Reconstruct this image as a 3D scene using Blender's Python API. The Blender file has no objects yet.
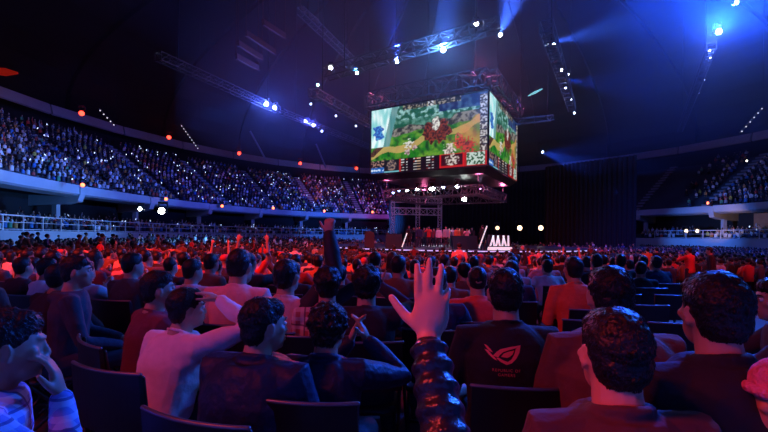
import bpy, bmesh, math, random
import numpy as np
from mathutils import Vector, Matrix, Euler, noise as mnoise

random.seed(7)
rng = np.random.default_rng(7)
C = bpy.context.scene.collection
R = math.radians
PI = math.pi

# ------------------------------------------------------------------ the floor falls gently towards the stage
def sstep(a, b, v):
    t = max(0.0, min(1.0, (v - a) / (b - a)))
    return t * t * (3 - 2 * t)


def gz(x, y):
    return -.62 * sstep(2.5, 20, y) * (.40 + .60 * sstep(-17, -2, x))


# ------------------------------------------------------------------ camera
F = 419.0
cam_d = bpy.data.cameras.new('camera')
cam = bpy.data.objects.new('camera', cam_d)
C.objects.link(cam)
cam_d.sensor_width = 36.0
cam_d.lens = 36.0 * F / 768.0
cam_d.shift_y = 20.0 / 768.0
cam_d.clip_end = 500
cam_d.clip_start = 0.02
ROLL = R(0.6)
CAMZ = 1.5
cam.location = (0, 0, CAMZ)
cam.rotation_euler = (R(90), 0, 0)
cam.rotation_euler = (Matrix.Rotation(ROLL, 3, 'Y').transposed() @ Euler((R(90), 0, 0)).to_matrix()).to_euler()
bpy.context.scene.camera = cam
CR, SR = math.cos(ROLL), math.sin(ROLL)


def P(px, py, d):
    """pixel of the photograph at depth d (metres along +Y) -> point of the place"""
    u = (px - 384.0) / F
    v = (236.0 - py) / F
    return Vector(((u * CR + v * -SR) * d, d, CAMZ + (u * SR + v * CR) * d)) if False else \
        Vector(((u * CR - v * SR) * d, d, CAMZ + (u * SR + v * CR) * d))


# ------------------------------------------------------------------ materials
def newmat(name):
    m = bpy.data.materials.new(name)
    m.use_nodes = True
    nt = m.node_tree
    b = nt.nodes.get('Principled BSDF')
    return m, nt, b


def mat(name, col, rough=0.6, metal=0.0, noise=0.0, scale=20.0, bump=0.0, bscale=60.0, spec=0.5, sheen=0.0, objcol=False, stretch=None):
    m, nt, b = newmat(name)
    b.inputs['Base Color'].default_value = (*col, 1)
    b.inputs['Roughness'].default_value = rough
    b.inputs['Metallic'].default_value = metal
    b.inputs['Specular IOR Level'].default_value = spec
    if sheen:
        b.inputs['Sheen Weight'].default_value = sheen
    tc = nt.nodes.new('ShaderNodeTexCoord')
    src = tc.outputs['Object']
    if stretch:
        mp = nt.nodes.new('ShaderNodeMapping')
        mp.inputs['Scale'].default_value = stretch
        nt.links.new(src, mp.inputs['Vector'])
        src = mp.outputs['Vector']
    colsrc = None
    if objcol:
        oi = nt.nodes.new('ShaderNodeObjectInfo')
        colsrc = oi.outputs['Color']
    if noise > 0:
        n = nt.nodes.new('ShaderNodeTexNoise')
        n.inputs['Scale'].default_value = scale
        n.inputs['Detail'].default_value = 4
        nt.links.new(src, n.inputs['Vector'])
        mr = nt.nodes.new('ShaderNodeMapRange')
        mr.inputs['To Min'].default_value = 1 - noise
        mr.inputs['To Max'].default_value = 1 + noise
        nt.links.new(n.outputs['Fac'], mr.inputs['Value'])
        mx = nt.nodes.new('ShaderNodeMix')
        mx.data_type = 'RGBA'
        mx.blend_type = 'MULTIPLY'
        mx.inputs['Factor'].default_value = 1
        mx.inputs['A'].default_value = (*col, 1)
        if colsrc:
            nt.links.new(colsrc, mx.inputs['A'])
        nt.links.new(mr.outputs['Result'], mx.inputs['B'])
        colsrc = mx.outputs['Result']
    if colsrc:
        nt.links.new(colsrc, b.inputs['Base Color'])
    if bump > 0:
        n2 = nt.nodes.new('ShaderNodeTexNoise')
        n2.inputs['Scale'].default_value = bscale
        n2.inputs['Detail'].default_value = 3
        nt.links.new(src, n2.inputs['Vector'])
        bp = nt.nodes.new('ShaderNodeBump')
        bp.inputs['Strength'].default_value = bump
        bp.inputs['Distance'].default_value = 0.02
        nt.links.new(n2.outputs['Fac'], bp.inputs['Height'])
        nt.links.new(bp.outputs['Normal'], b.inputs['Normal'])
    return m


def emis(name, col, strength):
    m, nt, b = newmat(name)
    b.inputs['Base Color'].default_value = (*[min(1, c) for c in col], 1)
    b.inputs['Emission Color'].default_value = (*col, 1)
    b.inputs['Emission Strength'].default_value = strength
    return m


def attrmat(name, rough=0.7, emit=0.0):
    m, nt, b = newmat(name)
    a = nt.nodes.new('ShaderNodeVertexColor')
    a.layer_name = 'Col'
    b.inputs['Roughness'].default_value = rough
    if emit:
        b.inputs['Base Color'].default_value = (0.01, 0.01, 0.01, 1)
        b.inputs['Roughness'].default_value = 0.4
        nt.links.new(a.outputs['Color'], b.inputs['Emission Color'])
        b.inputs['Emission Strength'].default_value = emit
    else:
        nt.links.new(a.outputs['Color'], b.inputs['Base Color'])
    return m


def plaidmat(name, c1, c2, c3, scale=26.0, objspace=True):
    m, nt, b = newmat(name)
    tc = nt.nodes.new('ShaderNodeTexCoord')
    sep = nt.nodes.new('ShaderNodeSeparateXYZ')
    nt.links.new(tc.outputs['Object'], sep.inputs[0])

    def band(out, sc, lim, off=0.0):
        a = nt.nodes.new('ShaderNodeMath'); a.operation = 'MULTIPLY_ADD'
        a.inputs[1].default_value = sc; a.inputs[2].default_value = off
        nt.links.new(out, a.inputs[0])
        f = nt.nodes.new('ShaderNodeMath'); f.operation = 'FRACT'
        nt.links.new(a.outputs[0], f.inputs[0])
        g = nt.nodes.new('ShaderNodeMath'); g.operation = 'LESS_THAN'; g.inputs[1].default_value = lim
        nt.links.new(f.outputs[0], g.inputs[0])
        return g.outputs[0]
    col = None

    def mixin(prev, fac, c, amt):
        mu = nt.nodes.new('ShaderNodeMath'); mu.operation = 'MULTIPLY'; mu.inputs[1].default_value = amt
        nt.links.new(fac, mu.inputs[0])
        mx = nt.nodes.new('ShaderNodeMix'); mx.data_type = 'RGBA'
        nt.links.new(mu.outputs[0], mx.inputs['Factor'])
        if prev is None:
            mx.inputs['A'].default_value = (*c1, 1)
        else:
            nt.links.new(prev, mx.inputs['A'])
        mx.inputs['B'].default_value = (*c, 1)
        return mx.outputs['Result']
    col = mixin(None, band(sep.outputs['Z'], scale, .45), c2, .6)
    col = mixin(col, band(sep.outputs['X'], scale, .45), c2, .6)
    col = mixin(col, band(sep.outputs['Z'], scale * .5, .1, .3), c3, .8)
    col = mixin(col, band(sep.outputs['X'], scale * .5, .1, .3), c3, .8)
    nt.links.new(col, b.inputs['Base Color'])
    b.inputs['Roughness'].default_value = .8
    return m


M = {}
M['skin'] = mat('skin', (.52, .30, .2), .5, noise=.12, scale=14, spec=.4)
M['skin_obj'] = mat('skin_obj', (.5, .3, .2), .5, objcol=True)
M['cloth'] = mat('cloth', (.2, .2, .2), .85, objcol=True, noise=.15, scale=25, bump=.5, bscale=18)
M['trousers'] = mat('trousers', (.03, .035, .05), .85, noise=.2)
M['hair'] = mat('hair', (.007, .006, .006), .40, noise=.5, scale=60, bump=.4, bscale=90, spec=.4)
M['shoe'] = mat('shoe', (.02, .02, .02), .5)
M['white'] = mat('eye_white', (.75, .75, .72), .3)
M['iris'] = mat('eye_iris', (.03, .015, .01), .2)
M['lip'] = mat('lip', (.4, .16, .13), .45)
M['black_metal'] = mat('black_metal', (.02, .02, .022), .38, metal=.3, noise=.2)
M['plastic'] = mat('black_plastic', (.006, .006, .007), .45, noise=.15, scale=8)
M['steel'] = mat('truss_steel', (.11, .11, .12), .5, metal=.6, noise=.15, scale=5)
M['dark_steel'] = mat('dark_steel', (.10, .10, .11), .5, metal=.6, noise=.15, scale=5)
M['concrete'] = mat('concrete', (.46, .46, .48), .8, noise=.18, scale=.6, bump=.2, bscale=3)
M['dark_concrete'] = mat('dark_concrete', (.05, .05, .06), .9, noise=.25, scale=.5)
M['floor'] = mat('floor_paint', (.13, .085, .09), .6, noise=.3, scale=.8, bump=.1, bscale=4)
M['roof'] = mat('roof_metal', (.007, .007, .008), .8, noise=.35, scale=.25)
M['curtain'] = mat('curtain_cloth', (.004, .004, .005), .95, noise=.3, scale=2)
M['stage'] = mat('stage_deck', (.06, .06, .07), .4, noise=.2, scale=2)
M['rail'] = mat('rail_paint', (.75, .77, .8), .4, metal=.4)
M['seatblue'] = mat('seat_plastic', (.03, .05, .12), .5)
M['crowd'] = attrmat('crowd_clothes', .75)
M['puffer'] = mat('puffer', (.010, .014, .028), .33, noise=.2, scale=30, bump=.35, bscale=45, spec=.6)
M['navy_shine'] = mat('navy_shine', (.010, .022, .06), .55, noise=.3, scale=16, bump=.8, bscale=14, spec=.35)
M['wood'] = mat('brown_panel', (.25, .13, .06), .6, noise=.3, scale=2)


# ------------------------------------------------------------------ mesh builder
class MB:
    def __init__(s):
        s.v = []; s.f = []; s.m = []; s.c = None

    def add(s, vs, fs, mi=0):
        b = len(s.v)
        s.v.extend([tuple(p) for p in vs])
        s.f.extend([tuple(i + b for i in f) for f in fs])
        s.m.extend([mi] * len(fs))

    def box(s, c, size, rot=None, mi=0):
        hx, hy, hz = size[0] / 2, size[1] / 2, size[2] / 2
        vs = [Vector((x, y, z)) for x in (-hx, hx) for y in (-hy, hy) for z in (-hz, hz)]
        if rot is not None:
            vs = [rot @ v for v in vs]
        c = Vector(c)
        s.add([v + c for v in vs], [(0, 1, 3, 2), (4, 6, 7, 5), (0, 4, 5, 1), (2, 3, 7, 6), (0, 2, 6, 4), (1, 5, 7, 3)], mi)

    def bar(s, a, b, w, h=None, mi=0, up=(0, 0, 1)):
        a = Vector(a); b = Vector(b); d = b - a; L = d.length
        if L < 1e-6: return
        y = d.normalized(); u = Vector(up)
        if abs(y.dot(u)) > .98: u = Vector((1, 0, 0))
        x = y.cross(u).normalized(); z = x.cross(y).normalized()
        rot = Matrix((x, y, z)).transposed()
        s.box((a + b) / 2, (w, L, h or w), rot, mi)

    def tube(s, pts, rad, n=8, mi=0, caps=True, squash=None):
        """round-ended closed tube through pts with radius per point"""
        pts = [Vector(p) for p in pts]
        if not hasattr(rad, '__len__'): rad = [rad] * len(pts)
        rings = []
        # add rounded caps
        def seq():
            d0 = (pts[1] - pts[0]).normalized(); d1 = (pts[-1] - pts[-2]).normalized()
            out = []
            if caps:
                for a in (80, 50, 22):
                    out.append((pts[0] - d0 * rad[0] * math.sin(R(a)), rad[0] * math.cos(R(a)), d0))
            for i, p in enumerate(pts):
                if i == 0: d = d0
                elif i == len(pts) - 1: d = d1
                else: d = ((pts[i] - pts[i - 1]).normalized() + (pts[i + 1] - pts[i]).normalized()).normalized()
                out.append((p, rad[i], d))
            if caps:
                for a in (22, 50, 80):
                    out.append((pts[-1] + d1 * rad[-1] * math.sin(R(a)), rad[-1] * math.cos(R(a)), d1))
            return out
        sq = seq()
        ref = Vector((0, 0, 1))
        if abs(sq[0][2].dot(ref)) > .9: ref = Vector((0, 1, 0)) if abs(sq[0][2].y) < .9 else Vector((1, 0, 0))
        vs = []
        x = None
        for (p, r, d) in sq:
            if x is None: x = d.cross(ref).normalized()
            else:
                x = (x - d * x.dot(d)).normalized()
            y = d.cross(x)
            for k in range(n):
                a = 2 * PI * k / n
                o = x * math.cos(a) * r + y * math.sin(a) * r
                if squash is not None:
                    o = o - squash[0] * o.dot(squash[0]) * (1 - squash[1])
                vs.append(p + o)
        fs = []
        m = len(sq)
        for i in range(m - 1):
            for k in range(n):
                k2 = (k + 1) % n
                fs.append((i * n + k, i * n + k2, (i + 1) * n + k2, (i + 1) * n + k))
        fs.append(tuple(range(n - 1, -1, -1)))
        fs.append(tuple((m - 1) * n + k for k in range(n)))
        s.add(vs, fs, mi)

    def ell(s, c, r, rot=None, nu=16, nv=10, mi=0, fn=None):
        c = Vector(c); vs = []; fs = []
        vs.append(Vector((0, 0, 1)))
        for i in range(1, nv):
            th = PI * i / nv
            for k in range(nu):
                a = 2 * PI * k / nu
                vs.append(Vector((math.sin(th) * math.cos(a), math.sin(th) * math.sin(a), math.cos(th))))
        vs.append(Vector((0, 0, -1)))
        for k in range(nu): fs.append((0, 1 + k, 1 + (k + 1) % nu))
        for i in range(nv - 2):
            for k in range(nu):
                k2 = (k + 1) % nu
                fs.append((1 + i * nu + k, 1 + (i + 1) * nu + k, 1 + (i + 1) * nu + k2, 1 + i * nu + k2))
        L = len(vs) - 1
        for k in range(nu): fs.append((L, 1 + (nv - 2) * nu + (k + 1) % nu, 1 + (nv - 2) * nu + k))
        out = []
        for v in vs:
            p = Vector((v.x * r[0], v.y * r[1], v.z * r[2]))
            if fn: p = fn(p, v)
            if rot is not None: p = rot @ p
            out.append(p + c)
        s.add(out, fs, mi)

    def loft(s, secs, n=16, mi=0, e=2.4):
        """secs: (centre, rx, ry) horizontal-ish closed superellipse sections"""
        vs = []
        for (c, rx, ry) in secs:
            c = Vector(c)
            for k in range(n):
                a = 2 * PI * k / n
                ca, sa = math.cos(a), math.sin(a)
                vs.append(c + Vector((rx * math.copysign(abs(ca) ** (2 / e), ca), ry * math.copysign(abs(sa) ** (2 / e), sa), 0)))
        fs = []
        m = len(secs)
        for i in range(m - 1):
            for k in range(n):
                k2 = (k + 1) % n
                fs.append((i * n + k, i * n + k2, (i + 1) * n + k2, (i + 1) * n + k))
        fs.append(tuple(range(n - 1, -1, -1)))
        fs.append(tuple((m - 1) * n + k for k in range(n)))
        s.add(vs, fs, mi)

    def mesh(s, name, mats, smooth=False):
        me = bpy.data.meshes.new(name)
        me.from_pydata(s.v, [], s.f)
        for m in (mats if isinstance(mats, (list, tuple)) else [mats]):
            me.materials.append(m)
        if any(s.m):
            me.polygons.foreach_set('material_index', s.m)
        if smooth:
            me.polygons.foreach_set('use_smooth', [True] * len(me.polygons))
        me.update()
        return me

    def build(s, name, mats, parent=None, smooth=False):
        return link(name, s.mesh(name, mats, smooth), parent)


def link(name, me, parent=None):
    o = bpy.data.objects.new(name, me)
    C.objects.link(o)
    if parent is not None: o.parent = parent
    return o


def tag(o, label=None, cat=None, group=None, kind=None):
    if label: o['label'] = label
    if cat: o['category'] = cat
    if group: o['group'] = group
    if kind: o['kind'] = kind
    return o


def empty(name, loc=(0, 0, 0), rz=0):
    o = bpy.data.objects.new(name, None)
    C.objects.link(o)
    o.empty_display_size = .1
    o.location = loc; o.rotation_euler = (0, 0, rz)
    return o


def remesh(mb, voxel, smooth=2, disp=0.0, dscale=.05, decimate=None):
    me = mb.mesh('tmp', [])
    o = bpy.data.objects.new('tmp', me)
    C.objects.link(o)
    m = o.modifiers.new('r', 'REMESH'); m.mode = 'VOXEL'; m.voxel_size = voxel
    if smooth:
        m = o.modifiers.new('s', 'SMOOTH'); m.factor = .5; m.iterations = smooth
    if disp:
        t = bpy.data.textures.new('t', 'CLOUDS'); t.noise_scale = dscale; t.noise_depth = 1
        m = o.modifiers.new('d', 'DISPLACE'); m.texture = t; m.strength = disp; m.mid_level = .5
    if decimate:
        m = o.modifiers.new('dc', 'DECIMATE'); m.ratio = decimate
    dg = bpy.context.evaluated_depsgraph_get()
    out = bpy.data.meshes.new_from_object(o.evaluated_get(dg))
    bpy.data.objects.remove(o)
    bpy.data.meshes.remove(me)
    out.polygons.foreach_set('use_smooth', [True] * len(out.polygons))
    return out


def fin(me, *mats):
    me.materials.clear()
    for m in mats: me.materials.append(m)
    return me


# ------------------------------------------------------------------ people
def rotm(yaw=0, pitch=0, roll=0):
    """pitch > 0 looks down, yaw > 0 turns left"""
    return Matrix.Rotation(R(yaw), 3, 'Z') @ Matrix.Rotation(R(-pitch), 3, 'X') @ Matrix.Rotation(R(roll), 3, 'Y')


def head_fn(p, v):
    # facing +Y; skull -> jaw
    x, y, z = p
    t = -v.z
    if t > 0:
        x *= 1 - .30 * t * t
        if v.y < 0: y *= 1 - .42 * t
        else: y *= 1 - .10 * t
    if v.y > .3 and abs(v.z) < .85:
        y *= .94
    if v.z > 0: x *= 1 + .04 * v.z; y = y - .004
    return Vector((x, y, z))


HR = (.074, .096, .118)


def add_head(mb, hc, hr, detail):
    q = lambda x, y, z: hc + hr @ Vector((x, y, z))
    mb.ell(hc, HR, hr, 24 if detail else 12, 18 if detail else 9, fn=head_fn)
    mb.ell(hc + hr @ Vector((0, .044, -.052)), (.050, .050, .062), hr, 18, 12)      # jaw
    # nose
    mb.tube([q(0, .084, .018), q(0, .095, -.010), q(0, .102, -.027)], [.008, .0095, .0115], 8)
    if detail:
        mb.ell(q(.011, .096, -.032), (.009, .010, .007), hr, 8, 6)
        mb.ell(q(-.011, .096, -.032), (.009, .010, .007), hr, 8, 6)
        mb.tube([q(-.036, .076, .030), q(-.014, .091, .026)], [.0065, .0065], 8)   # brow ridge
        mb.tube([q(.036, .076, .030), q(.014, .091, .026)], [.0065, .0065], 8)
        mb.ell(q(0, .079, -.092), (.018, .014, .014), hr, 8, 6)                      # chin
        mb.tube([q(-.020, .086, -.056), q(0, .094, -.053), q(.020, .086, -.056)], [.006, .0075, .006], 8)
        mb.tube([q(-.017, .086, -.067), q(0, .092, -.068), q(.017, .086, -.067)], [.006, .008, .006], 8)
        for s in (-1, 1):
            mb.ell(q(s * .045, .060, -.012), (.020, .022, .018), hr, 8, 6)           # cheek
    for s in (-1, 1):   # ears
        rr = hr @ rotm(s * 18 + 0, 0, s * -4)
        if detail:
            pts = []
            for a in range(-120, 200, 32):
                pts.append(q(s * (.080 + .004 * math.cos(R(a))), -.004 +   .014 * math.cos(R(a)), -.002 + .024 * math.sin(R(a))))
            mb.tube(pts, .0045, 6)
            mb.ell(q(s * .075, -.002, -.004), (.005, .012, .021), rr, 8, 6)
            mb.ell(q(s * .078, .003, -.032), (.006, .008, .009), rr, 8, 6)
        else:
            mb.ell(q(s * .078, -.002, -.004), (.008, .017, .030), rr, 8, 6)


def add_hand(mb, w, d, nrm, side, curl=25, spread=7, s=1.0, curls=None, thumb=None):
    """w wrist, d pointing direction, nrm palm normal (out of the palm), side +1 right hand / -1 left"""
    d = d.normalized(); nrm = (nrm - d * nrm.dot(d)).normalized()
    lat = d.cross(nrm).normalized() * side        # towards the thumb
    q = lambda a, b, c: w + (d * a + lat * b + nrm * c) * s
    # palm
    base = len(mb.v)
    rot = Matrix((lat, d, nrm)).transposed()
    mb.ell(q(.050, 0, 0), (.042 * s, .056 * s, .018 * s), rot, 14, 10)
    mb.tube([q(0, 0, 0), q(.04, 0, 0)], [.025 * s, .027 * s], 10, squash=(nrm, .75))
    lens = [.072, .080, .074, .058]
    offs = [.030, .010, -.011, -.030]
    curls = curls or [curl] * 4
    for i in range(4):
        a = R((1.5 - i) * spread)
        fd = (d * math.cos(a) + lat * math.sin(a)).normalized()
        c = R(curls[i])
        p0 = q(.070, offs[i] * .9, 0); p1 = q(.092 - abs(i - 1.3) * .003, offs[i] * 1.05, 0)
        L = lens[i] * s
        dirs = []
        ang = c * .6
        pts = [p0, p1]
        for k, fr in enumerate((.46, .30, .24)):
            dd = fd * math.cos(ang) + nrm * math.sin(ang)
            pts.append(pts[-1] + dd * L * fr)
            ang += c
        r = .0092 * s * (1, 1.02, .98, .86)[i]
        mb.tube(pts, [r * 1.05, r * 1.08, r, r * .93, r * .8], 8)
    tv = thumb or (.62, .72, .25)
    td = (d * tv[0] + lat * tv[1] + nrm * tv[2]).normalized()
    p0 = q(.022, .020, .004); p1 = p0 + td * .040 * s; td2 = (td + d * .35).normalized()
    mb.tube([p0, p1, p1 + td2 * .030 * s, p1 + td2 * .030 * s + (td2 + d * .1).normalized() * .024 * s], [.017 * s, .0125 * s, .0108 * s, .0092 * s], 8)


def ik(S, W, L1, L2, pole):
    d = W - S; L = d.length
    if L > (L1 + L2) * .995:
        W = S + d.normalized() * (L1 + L2) * .995; d = W - S; L = d.length
    a = (L1 * L1 - L2 * L2 + L * L) / (2 * L)
    h = math.sqrt(max(0, L1 * L1 - a * a))
    u = d.normalized(); p = Vector(pole); p = (p - u * p.dot(u)).normalized()
    return S + u * a + p * h, W


def figure(name, pose, voxel=.010, detail=True, hairvox=None):
    """Returns dict of meshes (body, shirt, trousers, shoe..., hair). Local frame: faces +Y, origin on the floor below the pelvis."""
    g = pose.get
    stand = g('stand', False)
    lean = R(g('lean', 5)); side = R(g('side', 0)); tw = R(g('twist', 0))
    pz = .93 if stand else .53
    pel = Vector((0, 0, pz))
    sp = Matrix.Rotation(tw, 3, 'Z') @ Matrix.Rotation(side, 3, 'Y') @ Matrix.Rotation(-lean, 3, 'X')
    T = lambda x, y, z: pel + sp @ Vector((x, y, z))
    girth = g('girth', 1.0)
    hyaw, hpitch, hroll = g('head', (0, 0, 0))
    neck0 = T(0, -.005, .495)
    hr = Matrix.Rotation(tw * .6, 3, 'Z') @ rotm(hyaw, hpitch, hroll)
    nk = neck0 + sp @ Vector((0, .012, .048))
    hc = nk + hr @ Vector((0, .020, .094))
    # limbs
    arms = {}
    for s, key in ((-1, 'L'), (1, 'R')):
        S = T(s * .182 * girth ** .5, 0, .438)
        a = g(key, 'lap')
        if a == 'lap':
            W = Vector((s * .13, .34, .62)) if not stand else Vector((s * .24, .06, .78)); pole = (s * .6, -.8, -.5)
            hd = Vector((-s * .25, .9, -.15)) if not stand else Vector((0, .15, -1)); nm = Vector((0, 0, -1)) if not stand else Vector((-s, 0, 0)); cu = 30; spd = 4
        elif a == 'knee':
            W = Vector((s * .16, .44, .64)); pole = (s, -.2, -.3); hd = Vector((0, .9, -.4)); nm = Vector((0, -.2, -1)); cu = 25; spd = 4
        elif a == 'up':
            W = S + Vector((s * .10, .06, .52)); pole = (s, .2, 0); hd = Vector((0, 0, 1)); nm = Vector((0, 1, 0)); cu = 12; spd = 10
        elif a == 'fist':
            W = S + Vector((s * .05, .12, .52)); pole = (s, -.3, 0); hd = Vector((0, 0, 1)); nm = Vector((0, 1, 0)); cu = 85; spd = 0
        elif a == 'clap':
            W = T(s * .045, .30, .43); pole = (s, .1, -.8); hd = Vector((-s * .12, .35, .85)); nm = Vector((-s, 0, 0)); cu = 10; spd = 3
        elif a == 'phone':
            W = T(s * .08, .34, .62); pole = (s, .1, -.6); hd = Vector((-s * .2, .15, .9)); nm = Vector((-s * .3, -.9, 0)); cu = 40; spd = 3
        elif a == 'headtop':
            W = hc + hr @ Vector((s * .10, .02, .12)); pole = (s, .5, .1); hd = hr @ Vector((-s, -.1, .05)); nm = hr @ Vector((0, 0, -1)); cu = 22; spd = 5
        elif a == 'mouth':
            W = hc + hr @ Vector((s * .03, .13, -.17)); pole = (s * .3, .5, -1); hd = hr @ Vector((-s * .12, -.1, 1)); nm = hr @ Vector((-s * .2, -1, 0)); cu = 25; spd = 4
        else:
            (W, pole, hd, nm, cu, spd) = a[:6]
            W = Vector(W); hd = Vector(hd); nm = Vector(nm)
            if len(a) > 6 and a[6] == 'rel': W = S + W
        E, W = ik(S, W, .30 if stand else .295, .265, pole)
        arms[key] = (S, E, W, hd, nm, cu, spd, a[7] if len(a) > 7 and not isinstance(a, str) else {})
    legs = []
    for s in (-1, 1):
        H = Vector((s * .095, 0, pz - .01))
        if stand:
            st = g('stride', 0) * s
            K = Vector((s * .11, .02 + st * .15, .50)); A = Vector((s * .12, st * .3 - .02, .09))
        else:
            K = Vector((s * .15, .44, .53)); A = Vector((s * .15, .42 + g('foot', 0), .09))
        legs.append((H, K, A))
    out = {}
    # -------- body (one continuous skin surface)
    b = MB()
    b.tube([T(0, .0, .43), T(0, -.004, .49), nk, hc + hr @ Vector((0, -.015, -.05))], [.05, .064, .060, .060], 14)
    add_head(b, hc, hr, detail)
    b.loft([(T(0, 0, z), rx * girth, ry * girth) for z, rx, ry in ((-.10, .12, .09), (-.02, .155, .11), (.10, .135, .095), (.22, .14, .10), (.36, .155, .105), (.445, .125, .08), (.495, .065, .058))], 16)
    for s, key in ((-1, 'L'), (1, 'R')):
        S, E, W, hd, nm, cu, spd, kw = arms[key]
        b.tube([T(s * .09, 0, .42), S, S.lerp(E, .5), E, E.lerp(W, .35), W], [.06, .055, .046, .037, .036, .026], 12)
        add_hand(b, W, hd, nm, s, cu, spd, 1.0, **kw)
    for H, K, A in legs:
        b.tube([H, H.lerp(K, .5), K, K.lerp(A, .35), A], [.085, .072, .052, .05, .035], 12)
    out['body'] = remesh(b, voxel, 2)
    # -------- shirt
    if g('shirt', True):
        c = MB()
        cg = girth * 1.06
        infl = g('bulk', 0.0)
        c.loft([(T(0, 0, z), (rx + infl) * cg, (ry + infl) * cg) for z, rx, ry in ((-.13, .165, .125), (-.04, .17, .13), (.10, .155, .118), (.22, .158, .120), (.36, .172, .124), (.435, .150, .108), (.478, .108, .092), (.502, .078, .076))], 20)
        for s, key in ((-1, 'L'), (1, 'R')):
            S, E, W = arms[key][:3]
            fr = g('sleeve', 1.0)    # 0.5 short, 1 long
            kb = .76 if key in (g('bands') or ()) else 1.0
            f2 = infl * .8
            if fr >= .9:
                c.tube([T(s * .07, 0, .435), S, S.lerp(E, .5), E, E.lerp(W, .5), E.lerp(W, .93)], [(.066 + f2) * kb, (.068 + f2) * kb, (.058 + f2) * kb, (.051 + f2) * kb, (.046 + f2) * kb, (.036 + f2 * .6) * kb], 12, caps=True)
            else:
                c.tube([T(s * .07, 0, .435), S, S.lerp(E, .62)], [.066 + f2, .068 + f2, .062 + f2], 12)
        if g('hood', False):
            c.tube([T(-.10, -.05, .47), T(-.05, -.10, .455), T(.05, -.10, .455), T(.10, -.05, .47)], [.03, .042, .042, .03], 10)
        else:
            pts = [T(.066 * math.cos(a), .060 * math.sin(a) - .005, .506 + .012 * -math.sin(a)) for a in np.linspace(0, 2 * PI, 14)]
            c.tube(pts, .010 if not g('collar') else .018, 6)
        if g('bands'):   # quilted rings along the sleeve of one arm
            for key in g('bands'):
                S, E, W = arms[key][:3]
                for seg, (p, q, r0, r1) in enumerate(((S, E, .058, .053), (E, W, .052, .041))):
                    n = 5 if seg == 0 else 6
                    for i in range(n):
                        t0, t1 = i / n, (i + 1) / n
                        rr = r0 + (r1 - r0) * (i + .5) / n
                        if seg == 1 and i == n - 1: t1 = .96
                        m_ = p.lerp(q, (t0 + t1) / 2)
                        dd = (q - p).normalized(); h = (q - p).length * (t1 - t0) * .56
                        z = dd; x = z.orthogonal().normalized(); y = z.cross(x)
                        c.ell(m_, (rr * 1.08, rr * 1.08, h), Matrix((x, y, z)).transposed(), 18, 10)
        out['shirt'] = remesh(c, max(voxel, .007) if detail else voxel, 2, disp=(.010 if detail else 0), dscale=.09)
    # -------- trousers
    t = MB()
    t.loft([(Vector((0, 0, pz + z)), rx * girth, ry * girth) for z, rx, ry in ((-.10, .14, .11), (-.03, .172, .13), (.06, .165, .122), (.09, .150, .112))], 16)
    for H, K, A in legs:
        t.tube([H, H.lerp(K, .5), K, K.lerp(A, .5), A + Vector((0, 0, .02))], [.098, .088, .072, .062, .056], 12)
    out['trousers'] = remesh(t, max(voxel, .012), 2)
    for i, (H, K, A) in enumerate(legs):
        sh = MB()
        sh.loft([(A + Vector((0, .055, -.088)), .042, .125), (A + Vector((0, .055, -.065)), .045, .130), (A + Vector((0, .035, -.035)), .042, .10), (A + Vector((0, 0, .0)), .040, .052), (A + Vector((0, -.005, .03)), .036, .042)], 12)
        out['shoe%d' % i] = sh.mesh('shoe', [], True)
    # -------- hair
    st = g('hair', 'short')
    h = MB()
    q = lambda x, y, z: hc + hr @ Vector((x, y, z))
    k = g('hairk', 1.0)

    def hfn(p, v):
        z = p.z
        if v.z < 0:
            p = Vector((p.x * (1 - .10 * v.z * v.z), p.y * (1 + .25 * v.z), p.z))
        return p
    if st == 'short':
        h.ell(q(0, -.018, .030), (.081 * k, .094 * k, .100 * k), hr, 24, 16, fn=hfn)
        h.ell(q(0, .026, .070), (.066 * k, .056 * k, .052 * k), hr, 16, 10)
        h.ell(q(0, -.042, -.008), (.075 * k, .058 * k, .080 * k), hr, 18, 12)
    elif st == 'crop':
        h.ell(q(0, -.016, .030), (.0785, .092, .095), hr, 24, 16, fn=hfn)
        h.ell(q(0, -.042, -.006), (.070, .052, .070), hr, 18, 12)
    elif st == 'bushy':
        h.ell(q(0, -.018, .032), (.092, .106, .108), hr, 24, 16, fn=hfn)
        h.ell(q(0, -.048, -.02), (.074, .054, .066), hr, 18, 12)
        for i in range(60):
            a = rng.uniform(0, 2 * PI); zz = rng.uniform(-.1, 1); rr = math.sqrt(1 - zz * zz * .95)
            if math.sin(a) * rr > .6 and zz < .45: continue
            h.ell(q(.088 * rr * math.cos(a), -.018 + .10 * rr * math.sin(a), .032 + .10 * zz), (.018, .018, .018), None, 8, 6)
    elif st == 'long':
        h.ell(q(0, -.018, .030), (.083, .097, .100), hr, 24, 16)
        h.loft([(q(0, -.05, -.26), .075, .025), (q(0, -.055, -.14), .088, .042), (q(0, -.045, -.04), .088, .06), (q(0, -.035, .05), .08, .07)], 16)
    elif st == 'cap':
        h.ell(q(0, -.012, .040), (.082, .100, .086), hr, 24, 16, fn=hfn)
        h.ell(q(0, .105, .052), (.062, .060, .008), hr @ rotm(0, 8, 0), 16, 8)
    hv = hairvox or (max(voxel * .8, .006) if detail else voxel)
    out['hair'] = remesh(h, hv, 7 if detail else 1, disp=(.007 if detail and st != 'cap' else 0) * (2 if st == 'bushy' else 1), dscale=.022)
    out['hc'] = hc; out['hr'] = hr; out['arms'] = arms; out['T'] = T; out['sp'] = sp
    return out


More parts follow.
